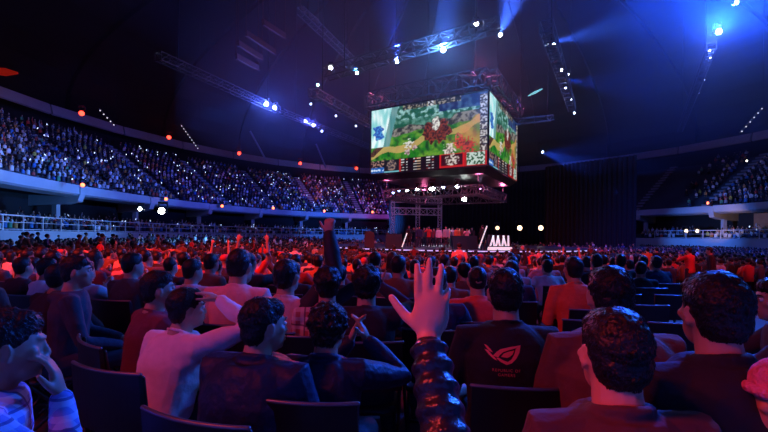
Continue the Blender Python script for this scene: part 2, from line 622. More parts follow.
def strands(fig, n=5200, length=(.018, .034), up=.35, seed=1, lift=.2):
    """hair child with thousands of thin tapering locks over the cap"""
    me = fig['hair']; rs = random.Random(seed)
    hc, hr = fig['hc'], fig['hr']
    inv = hr.transposed()
    mb = MB()
    me.calc_loop_triangles()
    nv = len(me.vertices)
    vs = me.vertices
    for i in range(n):
        v = vs[rs.randrange(nv)]
        p = v.co; nrm = v.normal
        l = inv @ (p - hc)
        if l.y > .02 and l.z < .05: continue
        if abs(l.x) > .062 and l.z < .035 and l.y > -.035: continue
        # whorl at the crown: locks radiate from there
        crown = Vector((0, -.055, .125))
        flow = (l - crown); flow = hr @ flow
        flow = flow - nrm * flow.dot(nrm)
        if flow.length < 1e-4: continue
        flow.normalize()
        flow = (flow + Vector((rs.uniform(-1, 1), rs.uniform(-1, 1), rs.uniform(-1, 1))) * .25)
        flow = (flow - nrm * flow.dot(nrm) + nrm * (lift * rs.uniform(.2, 1.3))).normalized()
        L = rs.uniform(*length); w = rs.uniform(.0011, .0024)
        side = flow.cross(nrm).normalized() * w
        p0 = p - nrm * .003
        p1 = p0 + flow * L * .55
        p2 = p0 + (flow - nrm * .35).normalized() * L
        b = len(mb.v)
        top = nrm * w * .8
        mb.v.extend([tuple(p0 - side), tuple(p0 + side), tuple(p0 + top), tuple(p1 - side * .8), tuple(p1 + side * .8), tuple(p1 + top * .8), tuple(p2)])
        mb.f.extend([(b, b + 3, b + 5, b + 2), (b + 2, b + 5, b + 4, b + 1), (b + 1, b + 4, b + 3, b), (b + 3, b + 6, b + 5), (b + 5, b + 6, b + 4), (b + 4, b + 6, b + 3)])
        mb.m.extend([0] * 6)
    return mb.mesh('hair_locks', [])


SKINS = [(.50, .29, .19), (.42, .23, .15), (.58, .36, .25), (.36, .20, .13)]


def assemble(fig, label, group=None, shirt=(.2, .2, .2), skin=None, shirtmat=None, hairmat=None, shoes=True, cat='person'):
    root = link('person', fig['body'])
    tag(root, label, cat, group)
    root.color = (*(skin or SKINS[0]), 1)
    fin(fig['body'], M['skin_obj'])
    if 'shirt' in fig:
        fin(fig['shirt'], shirtmat or M['cloth'])
        s = link('shirt', fig['shirt'], root); s.color = (*shirt, 1)
    fin(fig['trousers'], M['trousers'])
    link('trousers', fig['trousers'], root)
    for i in (0, 1):
        fin(fig['shoe%d' % i], M['shoe'])
        link('shoe', fig['shoe%d' % i], root)
    fin(fig['hair'], hairmat or M['hair'])
    link('hair' if 'cap' not in fig else 'cap', fig['hair'], root)
    return root


def place_head(root, fig, target, yaw, s=1.0, zfree=True):
    """turn by yaw (deg, + left) and put the head centre at target"""
    root.rotation_euler = (0, 0, R(yaw))
    hc = fig['hc']
    if zfree:
        s = (target.z - gz(target.x, target.y)) / hc.z
        s = min(1.08, max(.90, s))
    root.scale = (s, s, s)
    off = Matrix.Rotation(R(yaw), 3, 'Z') @ (hc * s)
    root.location = (target.x - off.x, target.y - off.y, gz(target.x - off.x, target.y - off.y))
    return root


def copy_tree(o, parent=None):
    c = o.copy(); C.objects.link(c); c.parent = parent
    for ch in [x for x in CHILD.get(o.name, [])]:
        copy_tree(ch, c)
    return c


CHILD = {}


def index_children():
    CHILD.clear()
    for o in bpy.data.objects:
        if o.parent: CHILD.setdefault(o.parent.name, []).append(o)


# ------------------------------------------------------------------ the arena shell
CX, CY, AA, BB = 8.0, 42.0, 37.0, 46.0


def roof_z(x, y):
    return 19 + 19 * math.sqrt(max(0, 1 - ((x - CX) / (AA + 17.4)) ** 2 - ((y - CY) / (BB + 17.4)) ** 2)) - .4


def ring(t, k, z):
    """t degrees around the bowl, k metres outward from the balcony front"""
    return Vector((CX + (AA + k) * math.cos(R(t)), CY + (BB + k) * math.sin(R(t)), z))


def sweep(mb, prof, t0, t1, n, closed=True, mi=0):
    """extrude profile [(k,z)...] round the bowl"""
    ts = np.linspace(t0, t1, n + 1)
    m = len(prof)
    vs = [ring(t, k, z) for t in ts for (k, z) in prof]
    fs = []
    for i in range(n):
        for j in range(m if closed else m - 1):
            j2 = (j + 1) % m
            fs.append((i * m + j, (i + 1) * m + j, (i + 1) * m + j2, i * m + j2))
    if closed and t1 - t0 < 359:
        fs.append(tuple(range(m))); fs.append(tuple(n * m + j for j in range(m - 1, -1, -1)))
    mb.add(vs, fs, mi)


def struct(name, mb, m, parent=None, smooth=False):
    return tag(mb.build(name, m, parent, smooth), kind='structure')


# floor
mb = MB()
xs_ = np.linspace(-58, 74, 90); ys_ = np.linspace(-34, 118, 110)
vs = [(x, y, gz(x, y)) for y in ys_ for x in xs_]
fs = [(j * 90 + i, j * 90 + i + 1, (j + 1) * 90 + i + 1, (j + 1) * 90 + i) for j in range(109) for i in range(89)]
mb.add(vs, fs)
struct('floor', mb, M['floor'])

# how high the parapet stands round the bowl (a little lower on the right side)
def par_top(t):
    return 1.75


# parapet wall between the floor and the lower tier
mb = MB(); sweep(mb, [(-1.9, -.7), (-1.6, -.7), (-1.6, 1.62), (-1.9, 1.62)], 0, 360, 120)
struct('wall_parapet', mb, M['concrete'])
# lower tier steps
prof = [(-1.6, -.7), (-1.6, 1.2)]
for r in range(6):
    k = -1.6 + r * .95
    z = 1.2 + r * .22
    prof += [(k, z), (k + .95, z)]
prof += [(4.2, -.7)]
mb = MB(); sweep(mb, prof, 0, 360, 120)
struct('trim_lower_tier', mb, M['dark_concrete'])
mb = MB(); sweep(mb, [(4.2, -.02), (4.5, -.02), (4.5, 5.0), (4.2, 5.0)], 0, 360, 120)
struct('wall_concourse', mb, M['roof'])
# upper tier: slab and steps
NU, DK, DZ = 17, .80, .52
prof = [(.2, 5.0), (.2, 5.55)]
for r in range(NU):
    prof += [(.2 + r * DK, 5.55 + r * DZ), (.2 + (r + 1) * DK, 5.55 + r * DZ)]
ke = .2 + NU * DK; ze = 5.55 + NU * DZ
prof += [(ke, ze - 1.0), (4.5, 5.0)]
mb = MB(); sweep(mb, prof, 0, 360, 120)
struct('trim_upper_tier', mb, M['dark_concrete'])
# walkway and back wall
mb = MB(); sweep(mb, [(ke, ze - .6), (ke + 3.5, ze - .6), (ke + 3.5, ze - .3), (ke, ze - .3)], 0, 360, 120)
sweep(mb, [(ke + 3.5, ze - .6), (ke + 3.8, ze - .6), (ke + 3.8, 22), (ke + 3.5, 22)], 0, 360, 120)
struct('wall_back', mb, M['roof'])
# roof edge band in straight panels
mb = MB()
nb = 34
for i in range(nb):
    t0, t1 = i * 360 / nb, (i + 1) * 360 / nb
    sweep(mb, [(ke + .2, 16.55), (ke + .5, 16.45), (ke + .8, 17.75), (ke + .5, 17.75)], t0 + .12, t1 - .12, 1)
struct('trim_roof_edge', mb, M['concrete'])
# domed roof
mb = MB()
nr, nt_ = 14, 72
vs = []
for i in range(nr + 1):
    f = i / nr
    a = f * PI / 2
    for j in range(nt_):
        t = R(360 * j / nt_)
        vs.append((CX + (AA + ke + 3.6) * math.cos(a) * math.cos(t), CY + (BB + ke + 3.6) * math.cos(a) * math.sin(t), 19 + 19 * math.sin(a)))
fs = []
for i in range(nr):
    for j in range(nt_):
        j2 = (j + 1) % nt_
        fs.append((i * nt_ + j, (i + 1) * nt_ + j, (i + 1) * nt_ + j2, i * nt_ + j2))
mb.add(vs, fs)
struct('ceiling', mb, M['roof'])
# roof ribs
mb = MB()
for j in range(24):
    t = R(360 * j / 24)
    pr = None
    for i in range(0, 13):
        a = i / 13 * PI / 2
        p = Vector((CX + (AA + ke + 3.2) * math.cos(a) * math.cos(t), CY + (BB + ke + 3.2) * math.cos(a) * math.sin(t), 18.6 + 19 * math.sin(a)))
        if pr is not None: mb.bar(pr, p, .35, .7)
        pr = p
struct('trim_roof_ribs', mb, M['roof'])

# balcony front in straight panels with tapering bracket ends
mb = MB()
nf = 26
for i in range(nf):
    t0, t1 = i * 360 / nf + 3, (i + 1) * 360 / nf + 3
    sweep(mb, [(-.35, 5.15), (-.15, 5.0), (.9, 4.85), (.9, 5.35), (.15, 5.5), (.1, 5.95), (-.35, 5.95)], t0 + .25, t1 - .25, 3)
struct('trim_balcony_front', mb, M['concrete'])
mb = MB()
for i in range(nf):
    t0 = i * 360 / nf + 3
    sweep(mb, [(-.45, 5.15), (-.2, 4.45), (.9, 4.2), (4.3, 4.0), (4.3, 5.0), (-.1, 5.0), (-.45, 5.85)], t0 - .45, t0 + .45, 1)
    p0 = ring(t0, 2.0, 1.5); p1 = ring(t0, 2.0, 4.9)
    mb.bar(p0, p1, .45)
struct('trim_balcony_brackets', mb, M['concrete'])
# handrail on the balcony and railing of the lower tier
for (k, z0, h, nm, lab, tr) in ((-1.75, 1.62, 1.05, 'railing', 'pale metal railing on the parapet before the lower tier', ((150, 235, 28), (-35, 26, 20), (92, 150, 22))),):
    for (ta, tb, n) in tr:
        rt = tag(empty('railing', ring((ta + tb) / 2, k, z0)), {150: 'pale railing with white cross bars on the parapet along the left stand', -35: 'pale railing on the parapet below the right stand', 92: 'pale railing before the blue lit lower tier beyond the stage'}[ta], 'railing', 'railings on the parapet')
        inv = -Vector(rt.location)
        for (zz, w, nm2) in ((h, .09, 'top_rail'), (h * .55, .05, 'middle_rail'), (.08, .05, 'bottom_rail')):
            mb = MB(); pr = None
            for t in np.linspace(ta, tb, n * 3 + 1):
                p = ring(t, k, z0 + zz) + inv
                if pr is not None: mb.bar(pr, p, w)
                pr = p
            mb.build(nm2, M['rail'], rt)
        for t in np.linspace(ta, tb, n + 1):
            mb = MB(); p = ring(t, k, z0) + inv; mb.bar(p, p + Vector((0, 0, h)), .08)
            mb.build('post', M['rail'], rt)

# stair aisles of the upper tier: pale treads between the seating blocks
AIS = [t for t in np.arange(-33, 236, 13.0)]
mb = MB()
for t in AIS:
    for r in range(NU):
        z = 5.55 + r * DZ
        c = ring(t, .2 + r * DK + .2, z + .13)
        tdir = (ring(t + .5, 0, 0) - ring(t, 0, 0)).normalized(); n_ = Vector((tdir.y, -tdir.x, 0))
        mb.box(c, (1.1, .4, .26), Matrix((tdir, n_, Vector((0, 0, 1)))).transposed())
        mb.box(ring(t, .2 + r * DK + .42, z + .02), (1.1, .8, .05), Matrix((tdir, n_, Vector((0, 0, 1)))).transposed())
struct('trim_aisle_steps', mb, mat('step_paint', (.22, .22, .24), .8, noise=.2))
# warm panelled recess under the right balcony and the left vomitories
mb = MB()
sweep(mb, [(3.9, 2.6), (4.15, 2.6), (4.15, 4.9), (3.9, 4.9)], -8, 14, 8)
struct('wall_panelling', mb, M['wood'])

# black drape between stage and right stand
mb = MB()
def drape(a, b, z1, folds):
    a = Vector(a); b = Vector(b); n = folds * 4
    d = (b - a); nn = Vector((-d.y, d.x, 0)).normalized()
    vs = []
    for i in range(n + 1):
        p = a + d * (i / n) + nn * .22 * math.sin(i / 4 * 2 * PI)
        for z in (-.62, z1): vs.append((p.x, p.y, z))
    for i in range(n + 1):
        p = a + d * (i / n) + nn * (.22 * math.sin(i / 4 * 2 * PI) + .06)
        for z in (-.62, z1): vs.append((p.x, p.y, z))
    o = 2 * (n + 1); fs = []
    for i in range(n):
        fs.append((2 * i, 2 * i + 2, 2 * i + 3, 2 * i + 1)); fs.append((o + 2 * i, o + 2 * i + 1, o + 2 * i + 3, o + 2 * i + 2))
    mb.add(vs, fs)
a = P(636, 236, 44); b = P(545, 236, 52)
drape((a.x, a.y, 0), (b.x, b.y, 0), 10.3, 20)
tag(mb.build('drape', M['curtain'], smooth=True), 'tall black drape hanging beside the right stand', 'drape', 'black drapes')
mb = MB(); a = P(546, 236, 64); b = P(389, 236, 66)
drape((a.x, a.y, 0), (b.x, b.y, 0), 11.5, 40)
tag(mb.build('drape', M['curtain'], smooth=True), 'wide black drape hanging behind the stage under the video cube', 'drape', 'black drapes')

M['scaf'] = mat('scaffold_alu', (.4, .42, .42), .4, metal=.5)


def truss(mb, a, b, w=.45, bay=None, ch=.05):
    """box lattice girder"""
    a = Vector(a); b = Vector(b); L = (b - a).length; y = (b - a).normalized()
    u = Vector((0, 0, 1)) if abs(y.z) < .95 else Vector((1, 0, 0))
    x = y.cross(u).normalized(); z = x.cross(y)
    bay = bay or w * 1.1
    n = max(1, round(L / bay)); s = L / n
    cs = [(x * sx + z * sz) * w / 2 for sx, sz in ((-1, -1), (1, -1), (1, 1), (-1, 1))]
    for c in cs: mb.bar(a + c, b + c, ch)
    for i in range(n + 1):
        p = a + y * s * i
        for k in range(4):
            mb.bar(p + cs[k], p + cs[(k + 1) % 4], ch * .6)
            if i < n:
                q = p + y * s
                if (i + k) % 2: mb.bar(p + cs[k], q + cs[(k + 1) % 4], ch * .6)
                else: mb.bar(p + cs[(k + 1) % 4], q + cs[k], ch * .6)



# ------------------------------------------------------------------ stage
SC = P(452, 236, 39.5); SC.z = 0
st = tag(empty('stage', SC), 'round dark stage platform with lit edge under the hanging video cube', 'stage')
mb = MB()
def disc(mb, r, z0, z1, n=64, sy=1.0, mi=0):
    mb.loft([(Vector((0, 0, z0)), r, r * sy), (Vector((0, 0, z1)), r, r * sy)], n, mi, e=2.0)
disc(mb, 12.0, -.64, .50)
mb.build('platform', M['curtain'], st)
mb = MB(); disc(mb, 12.1, .50, .62)
mb.build('deck', M['stage'], st)
mb = MB()
for j in range(96):
    t0, t1 = 2 * PI * j / 96, 2 * PI * (j + 1) / 96
    mb.bar((12.14 * math.cos(t0), 12.14 * math.sin(t0), .56), (12.14 * math.cos(t1), 12.14 * math.sin(t1), .56), .05, .06)
M['edge'] = emis('edge_light', (.45, .42, .9), 1.3)
mb.build('edge_light', M['edge'], st)

def desk(px, d, w, h, label, mats, tilt=0, yaw=0, group=None):
    """slanted display desk or plain black riser"""
    p = P(px, 236, d)
    o = tag(empty('display_desk', (p.x, p.y, .62), R(yaw)), label, 'desk', group)
    b = MB()
    b.add([(-w / 2, 0, 0), (w / 2, 0, 0), (w / 2, .9, 0), (-w / 2, .9, 0), (-w / 2 + tilt, .45, h), (w / 2 - tilt * .3, .45, h), (w / 2 - tilt * .3, .9, h), (-w / 2 + tilt, .9, h)],
          [(0, 3, 2, 1), (0, 1, 5, 4), (1, 2, 6, 5), (2, 3, 7, 6), (3, 0, 4, 7), (4, 5, 6, 7)])
    b.build('body', M['plastic'], o)
    return o, p

# black risers either side of the players
desk(394, 28.6, 1.15, 1.05, 'low black box at the left edge of the stage', None)
desk(466, 29.5, 1.75, .95, 'low black box on the stage behind the standing host', None)
# slanted panel with white chevron bars
dk, _ = desk(500, 28.6, 1.72, 1.05, 'slanted desk with bright white and dark chevron bars at stage front', None, .28)
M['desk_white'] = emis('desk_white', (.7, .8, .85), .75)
mb = MB()
def on_desk(u, v):   # u,v in 0..1 on the slanted front
    xl = -.86 + .28 * v; xr = .86 - .084 * v
    return Vector((xl + (xr - xl) * u, .45 * v - .012, 1.05 * v))
def dquad(mb, pts):
    vs = [on_desk(*p) for p in pts]; vs2 = [v + Vector((0, -.015, 0)) for v in vs]
    n = len(vs)
    mb.add(vs + vs2, [tuple(range(n)), tuple(range(2 * n - 1, n - 1, -1))] + [(i, i + n, (i + 1) % n + n, (i + 1) % n) for i in range(n)])
dquad(mb, [(.0, .0), (1, .0), (1, .20), (.0, .20)])
for (u0, u1, s) in ((.06, .14, .10), (.22, .30, -.1), (.30, .38, .10), (.46, .54, -.1), (.56, .64, .12), (.72, .80, -.1), (.82, .90, .08)):
    dquad(mb, [(u0, .26), (u1, .26), (u1 + s * .9, .95), (u0 + s * .9, .95)])
mb.build('light_panel', M['desk_white'], dk)
dk2, _ = desk(389.5 - 20, 30, .7, 1.2, 'dark slim box standing left of the stage players', None)
sf = tag(empty('scaffold', P(416, 212, 58)), 'dim lattice scaffold standing behind the stage under the cube', 'scaffold')
o_ = Vector(sf.location)
mb = MB(); truss(mb, P(392, 211, 58) - o_, P(441, 212, 58) - o_, .9, 1.0, .08); mb.build('girder', M['scaf'], sf)
mb = MB(); truss(mb, P(392, 200, 58) - o_, P(441, 201, 58) - o_, .6, .8, .07); mb.build('girder', M['scaf'], sf)
for px in (393, 418, 440):
    a = P(px, 198, 58); mb = MB(); truss(mb, Vector((a.x, a.y, gz(a.x, a.y))) - o_, a - o_, .5, .7, .06); mb.build('tower', M['scaf'], sf)
# narrow bright slanted edges (stage stair rails)
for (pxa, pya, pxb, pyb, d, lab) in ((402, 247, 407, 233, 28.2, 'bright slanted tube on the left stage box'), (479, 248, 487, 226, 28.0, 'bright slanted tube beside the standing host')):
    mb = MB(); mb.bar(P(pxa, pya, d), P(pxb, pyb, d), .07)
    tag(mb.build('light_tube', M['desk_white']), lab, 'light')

# ------------------------------------------------------------------ video cube
D0 = 32.0
cx0 = P(487.2, 236, D0)
e1 = Vector((-.277, .17, 0)) * D0; e2 = Vector((.164, .300, 0)) * D0
e1 = e1.normalized() * 10.7; e2 = e2.normalized() * 10.7
zb, zt = P(487, 164.5, D0).z, P(487, 91, D0).z
HS = zt - zb
X1 = e1.normalized(); X2 = e2.normalized()
CC = cx0 + (e1 + e2) / 2; CC.z = zb
cube = tag(empty('video_cube', CC), 'large hanging video cube showing a green game battlefield above the stage', 'screen')
LOC = lambda p: Vector(p) - CC
cr = [Vector((cx0.x, cx0.y, 0)) + a for a in (Vector(), e1, e1 + e2, e2)]   # near corner, left, far, right


def h2(x, y, s=1.0):
    return mnoise.noise(Vector((x * s, y * s, 3.1)))


def lerp3(a, b, f):
    f = max(0, min(1, f)); return [a[i] + (b[i] - a[i]) * f for i in range(3)]


ICON = random.Random(3)
ICONS = [[(ICON.random(), ICON.random(), ICON.random()) for _ in range(40)] for _ in range(20)]


def screen_col(u, v):
    """a made-up meadow battle seen from above, with score panels along the foot; u right, v up"""
    n1 = h2(u * 9, v * 6); n2 = h2(u * 26 + 4, v * 15); n3 = h2(u * 60, v * 34 + 9)
    # panels
    if v < .20:
        vv = v / .20
        if u < .13:
            c = (.02, .03, .05)
            if .0 < vv < .45: c = (.05, .25, .60) if not (.15 < vv < .3 and n3 > .0) else (.7, .8, .9)
            elif n3 > .1: c = (.5, .35, .3)
            return c
        if u < .27:
            c = (.05, .05, .06)
            r = math.hypot((u - .20) / .045, (vv - .55) / .42)
            if r < 1: c = lerp3((.45, .35, .3), (.08, .08, .12), .5 + n3 * 2.2)
            if vv < .12: c = (.3, .6, .65)
            return c
        if u < .63:
            c = (.015, .015, .02)
            row = (vv * 5) % 1; lane = (u - .27) / .36
            if .3 < row < .62:
                cell = math.floor(lane * 22)
                if cell % 7 in (1, 2, 4): c = (.75, .75, .75) if (cell * 7 + int(vv * 5) * 3) % 5 else (.5, .12, .1)
                if cell in (10, 11): c = (.75, .6, .45)
            if abs(lane - .03) < .02: c = (.6, .08, .06)
            return c
        if u < .83:
            if u < .64 or u > .815 or vv > .93: return (.7, .05, .04)
            r = math.hypot((u - .73) / .06, (vv - .55) / .4)
            if r < 1: return lerp3((.75, .7, .65), (.12, .03, .03), .5 + n3 * 2.5)
            if vv < .14: return (.6, .06, .05)
            return (.12, .02, .03)
        # round-cornered small chart of the field
        if u > .985 or u < .845 or vv > .95 or vv < .06: return (.55, .06, .05)
        a = abs((u - .915) / .07 - (vv - .5) * 1.6 * math.sin(vv * 6))
        c = (.03, .22, .12)
        if n3 > .02 or a < .15: c = (.65, .75, .70)
        return c
    if v > .93 and .30 < u < .80:
        c = (.03, .04, .05)
        if n3 > .12: c = (.5, .45, .35)
        if .53 < u < .57 and n3 > -.1: c = (.8, .8, .8)
        return c
    if u > .945 and v < .97:
        row = (v * 10) % 1
        if row < .82: return lerp3((.72, .70, .66), (.15, .12, .10), .5 + n3 * 2.5 + (.4 if row > .6 else 0))
        return (.02, .02, .03)
    # base: green meadow
    g = lerp3((.05, .33, .05), (.30, .50, .10), .5 + n1 * 1.5 + n3 * .5)
    c = lerp3(g, (.03, .15, .05), max(0, n2 * 1.8 + n3 * .5))
    # dirt lane and right side ground
    dd = abs(v - (.30 + .38 * (u - .1)) - .04 * math.sin(u * 14))
    if dd < .05 + n1 * .03: c = lerp3(c, (.75, .55, .28), .75)
    if u > .66: c = lerp3(c, (.72, .40, .18), (u - .66) * 2.6 * (1 - abs(v - .45) * 2) + n1 * .5)
    # rock and tree band above the meadow
    bl = .62 + .16 * u + n1 * .08
    if v > bl - .10 and u > .16:
        c = lerp3((.42, .40, .36), (.10, .10, .09), .5 + n2 * 2 + n3)
    if v > bl and u > .22:
        c = lerp3((.04, .22, .14), (.25, .45, .38), .4 + n2 * 1.6 + n3 * .6)
    if v > .78 and u > .22 and n2 > .03:
        c = lerp3((.55, .75, .72), (.2, .4, .4), n3 + .4)
    if v > .82 and .62 < u: c = lerp3((.03, .06, .22), (.15, .25, .40), .3 + n2 * 2)
    # pale waterfall at the left
    if u < .26 - (1 - v) * .14 and v > .40:
        c = lerp3((.42, .78, .78), (.9, 1, 1), .5 + h2(u * 34, v * 5) * 1.7)
        if math.hypot((u - .075) / .045, (v - .64) / .12) < 1 + n2: c = lerp3((.06, .16, .55), (.2, .5, .8), .4 + n3 * 2)
        if u > .2 - (1 - v) * .14: c = lerp3(c, (.10, .3, .3), .7)
    elif u < .15 and v > .26:
        w = abs((v - .26) - u * 1.4 - .02)
        if w < .05: c = lerp3((.30, .16, .10), (.10, .07, .05), .5 + n3)
    # creature in the centre
    r = math.hypot((u - .60) / .115, (v - .55) / .17) + n2 * .7
    if r < 1: c = lerp3((.40, .13, .08), (.10, .04, .03), .5 + n3 * 2.2)
    r = math.hypot((u - .595) / .035, (v - .66) / .10) + n2 * .4
    if r < 1: c = lerp3((.85, .85, .80), (.4, .35, .35), .4 + n3 * 2)
    # small fighters
    for (fx, fy, fr, fc) in ((.36, .40, .03, (.8, .8, .75)), (.41, .34, .02, (.75, .6, .6)), (.35, .29, .025, (.7, .6, .6)), (.80, .33, .05, (.75, .18, .12)), (.85, .27, .055, (.65, .15, .10)), (.71, .26, .04, (.8, .75, .7)), (.78, .45, .02, (.7, .3, .2))):
        r = math.hypot((u - fx) / fr, (v - fy) / (fr * 1.9)) + n3 * 1.0
        if r < 1: c = lerp3(fc, (.15, .08, .08), .3 + n3 * 1.5)
    return c


M['screen'] = attrmat('screen_picture', .3, 1.0)


def screen_mesh(nu=230, nv=120):
    me = bpy.data.meshes.new('screen')
    vs = []; fs = []
    for j in range(nv + 1):
        for i in range(nu + 1):
            vs.append((i / nu, 0, j / nv))
    for j in range(nv):
        for i in range(nu):
            a = j * (nu + 1) + i
            fs.append((a, a + 1, a + nu + 2, a + nu + 1))
    me.from_pydata(vs, [], fs)
    ca = me.color_attributes.new('Col', 'FLOAT_COLOR', 'POINT')
    cols = np.ones((len(vs), 4), dtype=np.float32)
    for k, (x, _, z) in enumerate(vs):
        c = screen_col(x, z)
        cols[k, :3] = [max(0, min(1, q)) for q in c]
    cols[:, :3] = cols[:, :3] ** 1.6
    ca.data.foreach_set('color', cols.ravel())
    me.materials.append(M['screen'])
    me.update()
    return me


SM = screen_mesh()
# order of faces: (left corner, right corner) seen from outside
for (pa, pb) in ((cr[1], cr[0]), (cr[0], cr[3]), (cr[3], cr[2]), (cr[2], cr[1])):
    o = link('screen', SM, cube)
    d = (pb - pa); nrm = Vector((d.y, -d.x, 0)).normalized()
    q0 = pa + d * .006 + nrm * .06
    mw = Matrix((d * .988, -nrm, Vector((0, 0, HS)))).transposed().to_4x4()
    mw.translation = LOC(Vector((q0.x, q0.y, zb)))
    o.matrix_local = mw
    b = MB()
    for (z, hh) in ((zb - .06, .12), (zt + .06, .12)):
        b.bar(LOC(Vector((pa.x, pa.y, z))), LOC(Vector((pb.x, pb.y, z))), .14, hh)
    b.bar(LOC(Vector((pa.x, pa.y, zb))), LOC(Vector((pa.x, pa.y, zt))), .14)
    b.build('bezel', M['plastic'], cube)
b = MB()
b.add([LOC(Vector((p.x, p.y, z))) for z in (zb, zt) for p in cr], [(0, 1, 2, 3), (4, 7, 6, 5), (0, 4, 5, 1), (1, 5, 6, 2), (2, 6, 7, 3), (3, 7, 4, 0)])
b.build('housing', M['plastic'], cube)
# dark skirt below the screens
b = MB()
ctr = (cr[0] + cr[2]) / 2
lo = [ctr + (p - ctr) * .90 for p in cr]
b.add([LOC(Vector((p.x, p.y, zb - .1))) for p in cr] + [LOC(Vector((p.x, p.y, zb - .55))) for p in lo], [(0, 1, 5, 4), (1, 2, 6, 5), (2, 3, 7, 6), (3, 0, 4, 7), (4, 5, 6, 7), (0, 3, 2, 1)])
b.build('skirt', M['plastic'], cube)


for (za, sc_, w, hh, nm) in ((zt + .95, 1.0, 1.25, 1.2, 'upper_truss'),):
    pts = [ctr + (p - ctr) * sc_ for p in cr]
    for i in range(4):
        b = MB()
        a_, c_ = pts[i], pts[(i + 1) % 4]
        truss(b, LOC(Vector((a_.x, a_.y, za))), LOC(Vector((c_.x, c_.y, za))), w, 1.15, .10)
        b.build(nm, M['steel'], cube)
M['chain'] = mat('chain_black', (.015, .015, .015), .7)
for p in cr:
    q = ctr + (p - ctr) * .7
    b = MB(); b.bar(LOC(Vector((q.x, q.y, zt))), LOC(Vector((q.x, q.y, 33))), .07)
    b.build('hoist_chain', M['chain'], cube)

# truss ring hung below the cube
lt = tag(empty('truss_ring', (CC.x, CC.y, zb - 1.6)), 'square lattice truss hanging just below the video cube, carrying stage lamps', 'truss')
pts = [ctr + (p - ctr) * .80 for p in cr]
LRZ = zb - 1.75; RPTS = [p.copy() for p in pts]
for i in range(4):
    a_, c_ = pts[i], pts[(i + 1) % 4]
    b = MB(); o_ = Vector((CC.x, CC.y, zb - 1.6))
    truss(b, Vector((a_.x, a_.y, LRZ)) - o_, Vector((c_.x, c_.y, LRZ)) - o_, .75, .8, .07)
    b.build('girder', M['steel'], lt)
for p in pts:
    b = MB(); b.bar(Vector((p.x, p.y, LRZ + .3)) - o_, Vector((p.x, p.y, zb - .2)) - o_, .05); b.build('hanger', M['chain'], lt)


# ------------------------------------------------------------------ trusses in the roof
def roof_truss(a, b, w, label, group='lighting trusses in the roof', mat_='steel'):
    a = Vector(a); b = Vector(b); m_ = (a + b) / 2
    o = tag(empty('lighting_truss', m_), label, 'truss', group)
    g_ = MB(); truss(g_, a - m_, b - m_, w, w * 1.2, w * .11); g_.build('girder', M[mat_], o)
    for f in (.12, .88):
        q = a.lerp(b, f) - m_
        h_ = MB(); h_.bar(q, Vector((q.x, q.y, roof_z(q.x + m_.x, q.y + m_.y) - m_.z)), .06); h_.build('hoist_chain', M['chain'], o)
    return o


roof_truss(P(326, 74, 30), P(500, 24, 26), .75, 'long lattice truss above the video cube carrying bright blue beams')
roof_truss(P(546, 26, 24), P(572, 108, 44), .7, 'lattice truss right of the video cube with a row of small lamps')
roof_truss(P(158, 56, 30), P(278, 110, 44), .6, 'lattice truss at upper left with two blue lamps at its end')
roof_truss(P(312, 92, 30), P(374, 126, 44), .6, 'lattice truss just left of the video cube')
roof_truss(P(282, 112, 46), P(372, 148, 60), .55, 'dim lattice truss behind the blue lamp cluster left of the cube')
roof_truss(P(712, 46, 34), P(680, 130, 62), .6, 'faint lattice truss below the bright white lamp at right', mat_='dark_steel')
roof_truss(P(516, 122, 40), P(552, 118, 41), .5, 'short lattice truss at the right edge of the video cube')
roof_truss(P(300, 10, 30), P(352, 60, 40), .5, 'dim lattice truss high in the roof left of centre', mat_='dark_steel')

# slanting light strings hanging before the upper stand
M['dim_warm'] = emis('dim_warm', (1.0, .75, .6), 2.2)
M['bulb'] = emis('bulb', (.95, .9, 1.0), .8)
for (xa, ya, xb, yb, d, lab, n) in ((99, 108, 116, 126, 46, 'slanting string of small lamps over the far left stand', 5), (181, 124, 199, 149, 58, 'slanting string of small lamps above the left stand', 9), (250, 131, 266, 160, 66, 'slanting pale strip above the left stand, by the second red lamp', 0), (316, 144, 326, 168, 74, 'slanting pale strip above the stand near the cube', 0),
                                 (739, 133, 763, 106, 44, 'slanting string of small lamps at the far right', 6), (381, 186, 384, 200, 80, 'short pale strip above the stand under the cube', 0)):
    a, b_ = P(xa, ya, d), P(xb, yb, d + 3)
    o = tag(empty('light_string', a), lab, 'light', 'light strings in the roof')
    g_ = MB(); g_.bar((0, 0, 0), b_ - a, .09 if n else .22); g_.build('cable', M['concrete'] if n == 0 else M['dark_steel'], o)
    for i in range(n):
        m_ = MB(); m_.ell((b_ - a) * ((i + .5) / n) - Vector((0, .1, .1)), (.075, .075, .075), None, 8, 6); m_.build('bulb', M['bulb'], o)
    g_ = MB(); g_.bar(b_ - a, Vector((b_.x - a.x, b_.y - a.y, roof_z(b_.x, b_.y) - a.z)), .03); g_.build('hanger', M['chain'], o)

M['baffle'] = mat('baffle', (.10, .035, .02), .8)  # faint red light on the dark slats is put into their colour
# louvred baffles high at upper left
for i, (xa, ya, xb, yb) in enumerate(((246, 33, 275, 52), (238, 43, 262, 58), (236, 56, 258, 68), (263, 22, 285, 36), (300, 8, 318, 22))):
    mb = MB(); a, b_ = P(xa, ya, 38), P(xb, yb, 42)
    mb.bar(a, b_, .25, .5)
    mb.bar(b_, Vector((b_.x, b_.y, 33)), .05); mb.bar(a, Vector((a.x, a.y, 33)), .05)
    tag(mb.build('roof_baffle', M['baffle']), ['long faint red baffle slat in the dark roof at upper left', 'middle faint red baffle slat in the dark roof at upper left', 'lowest faint red baffle slat in the dark roof at upper left', 'upper dim baffle slat in the dark roof at upper left', 'dim baffle slat high near the top of the roof'][i], 'baffle', 'roof baffles')


# ------------------------------------------------------------------ lamps
LENS = {}


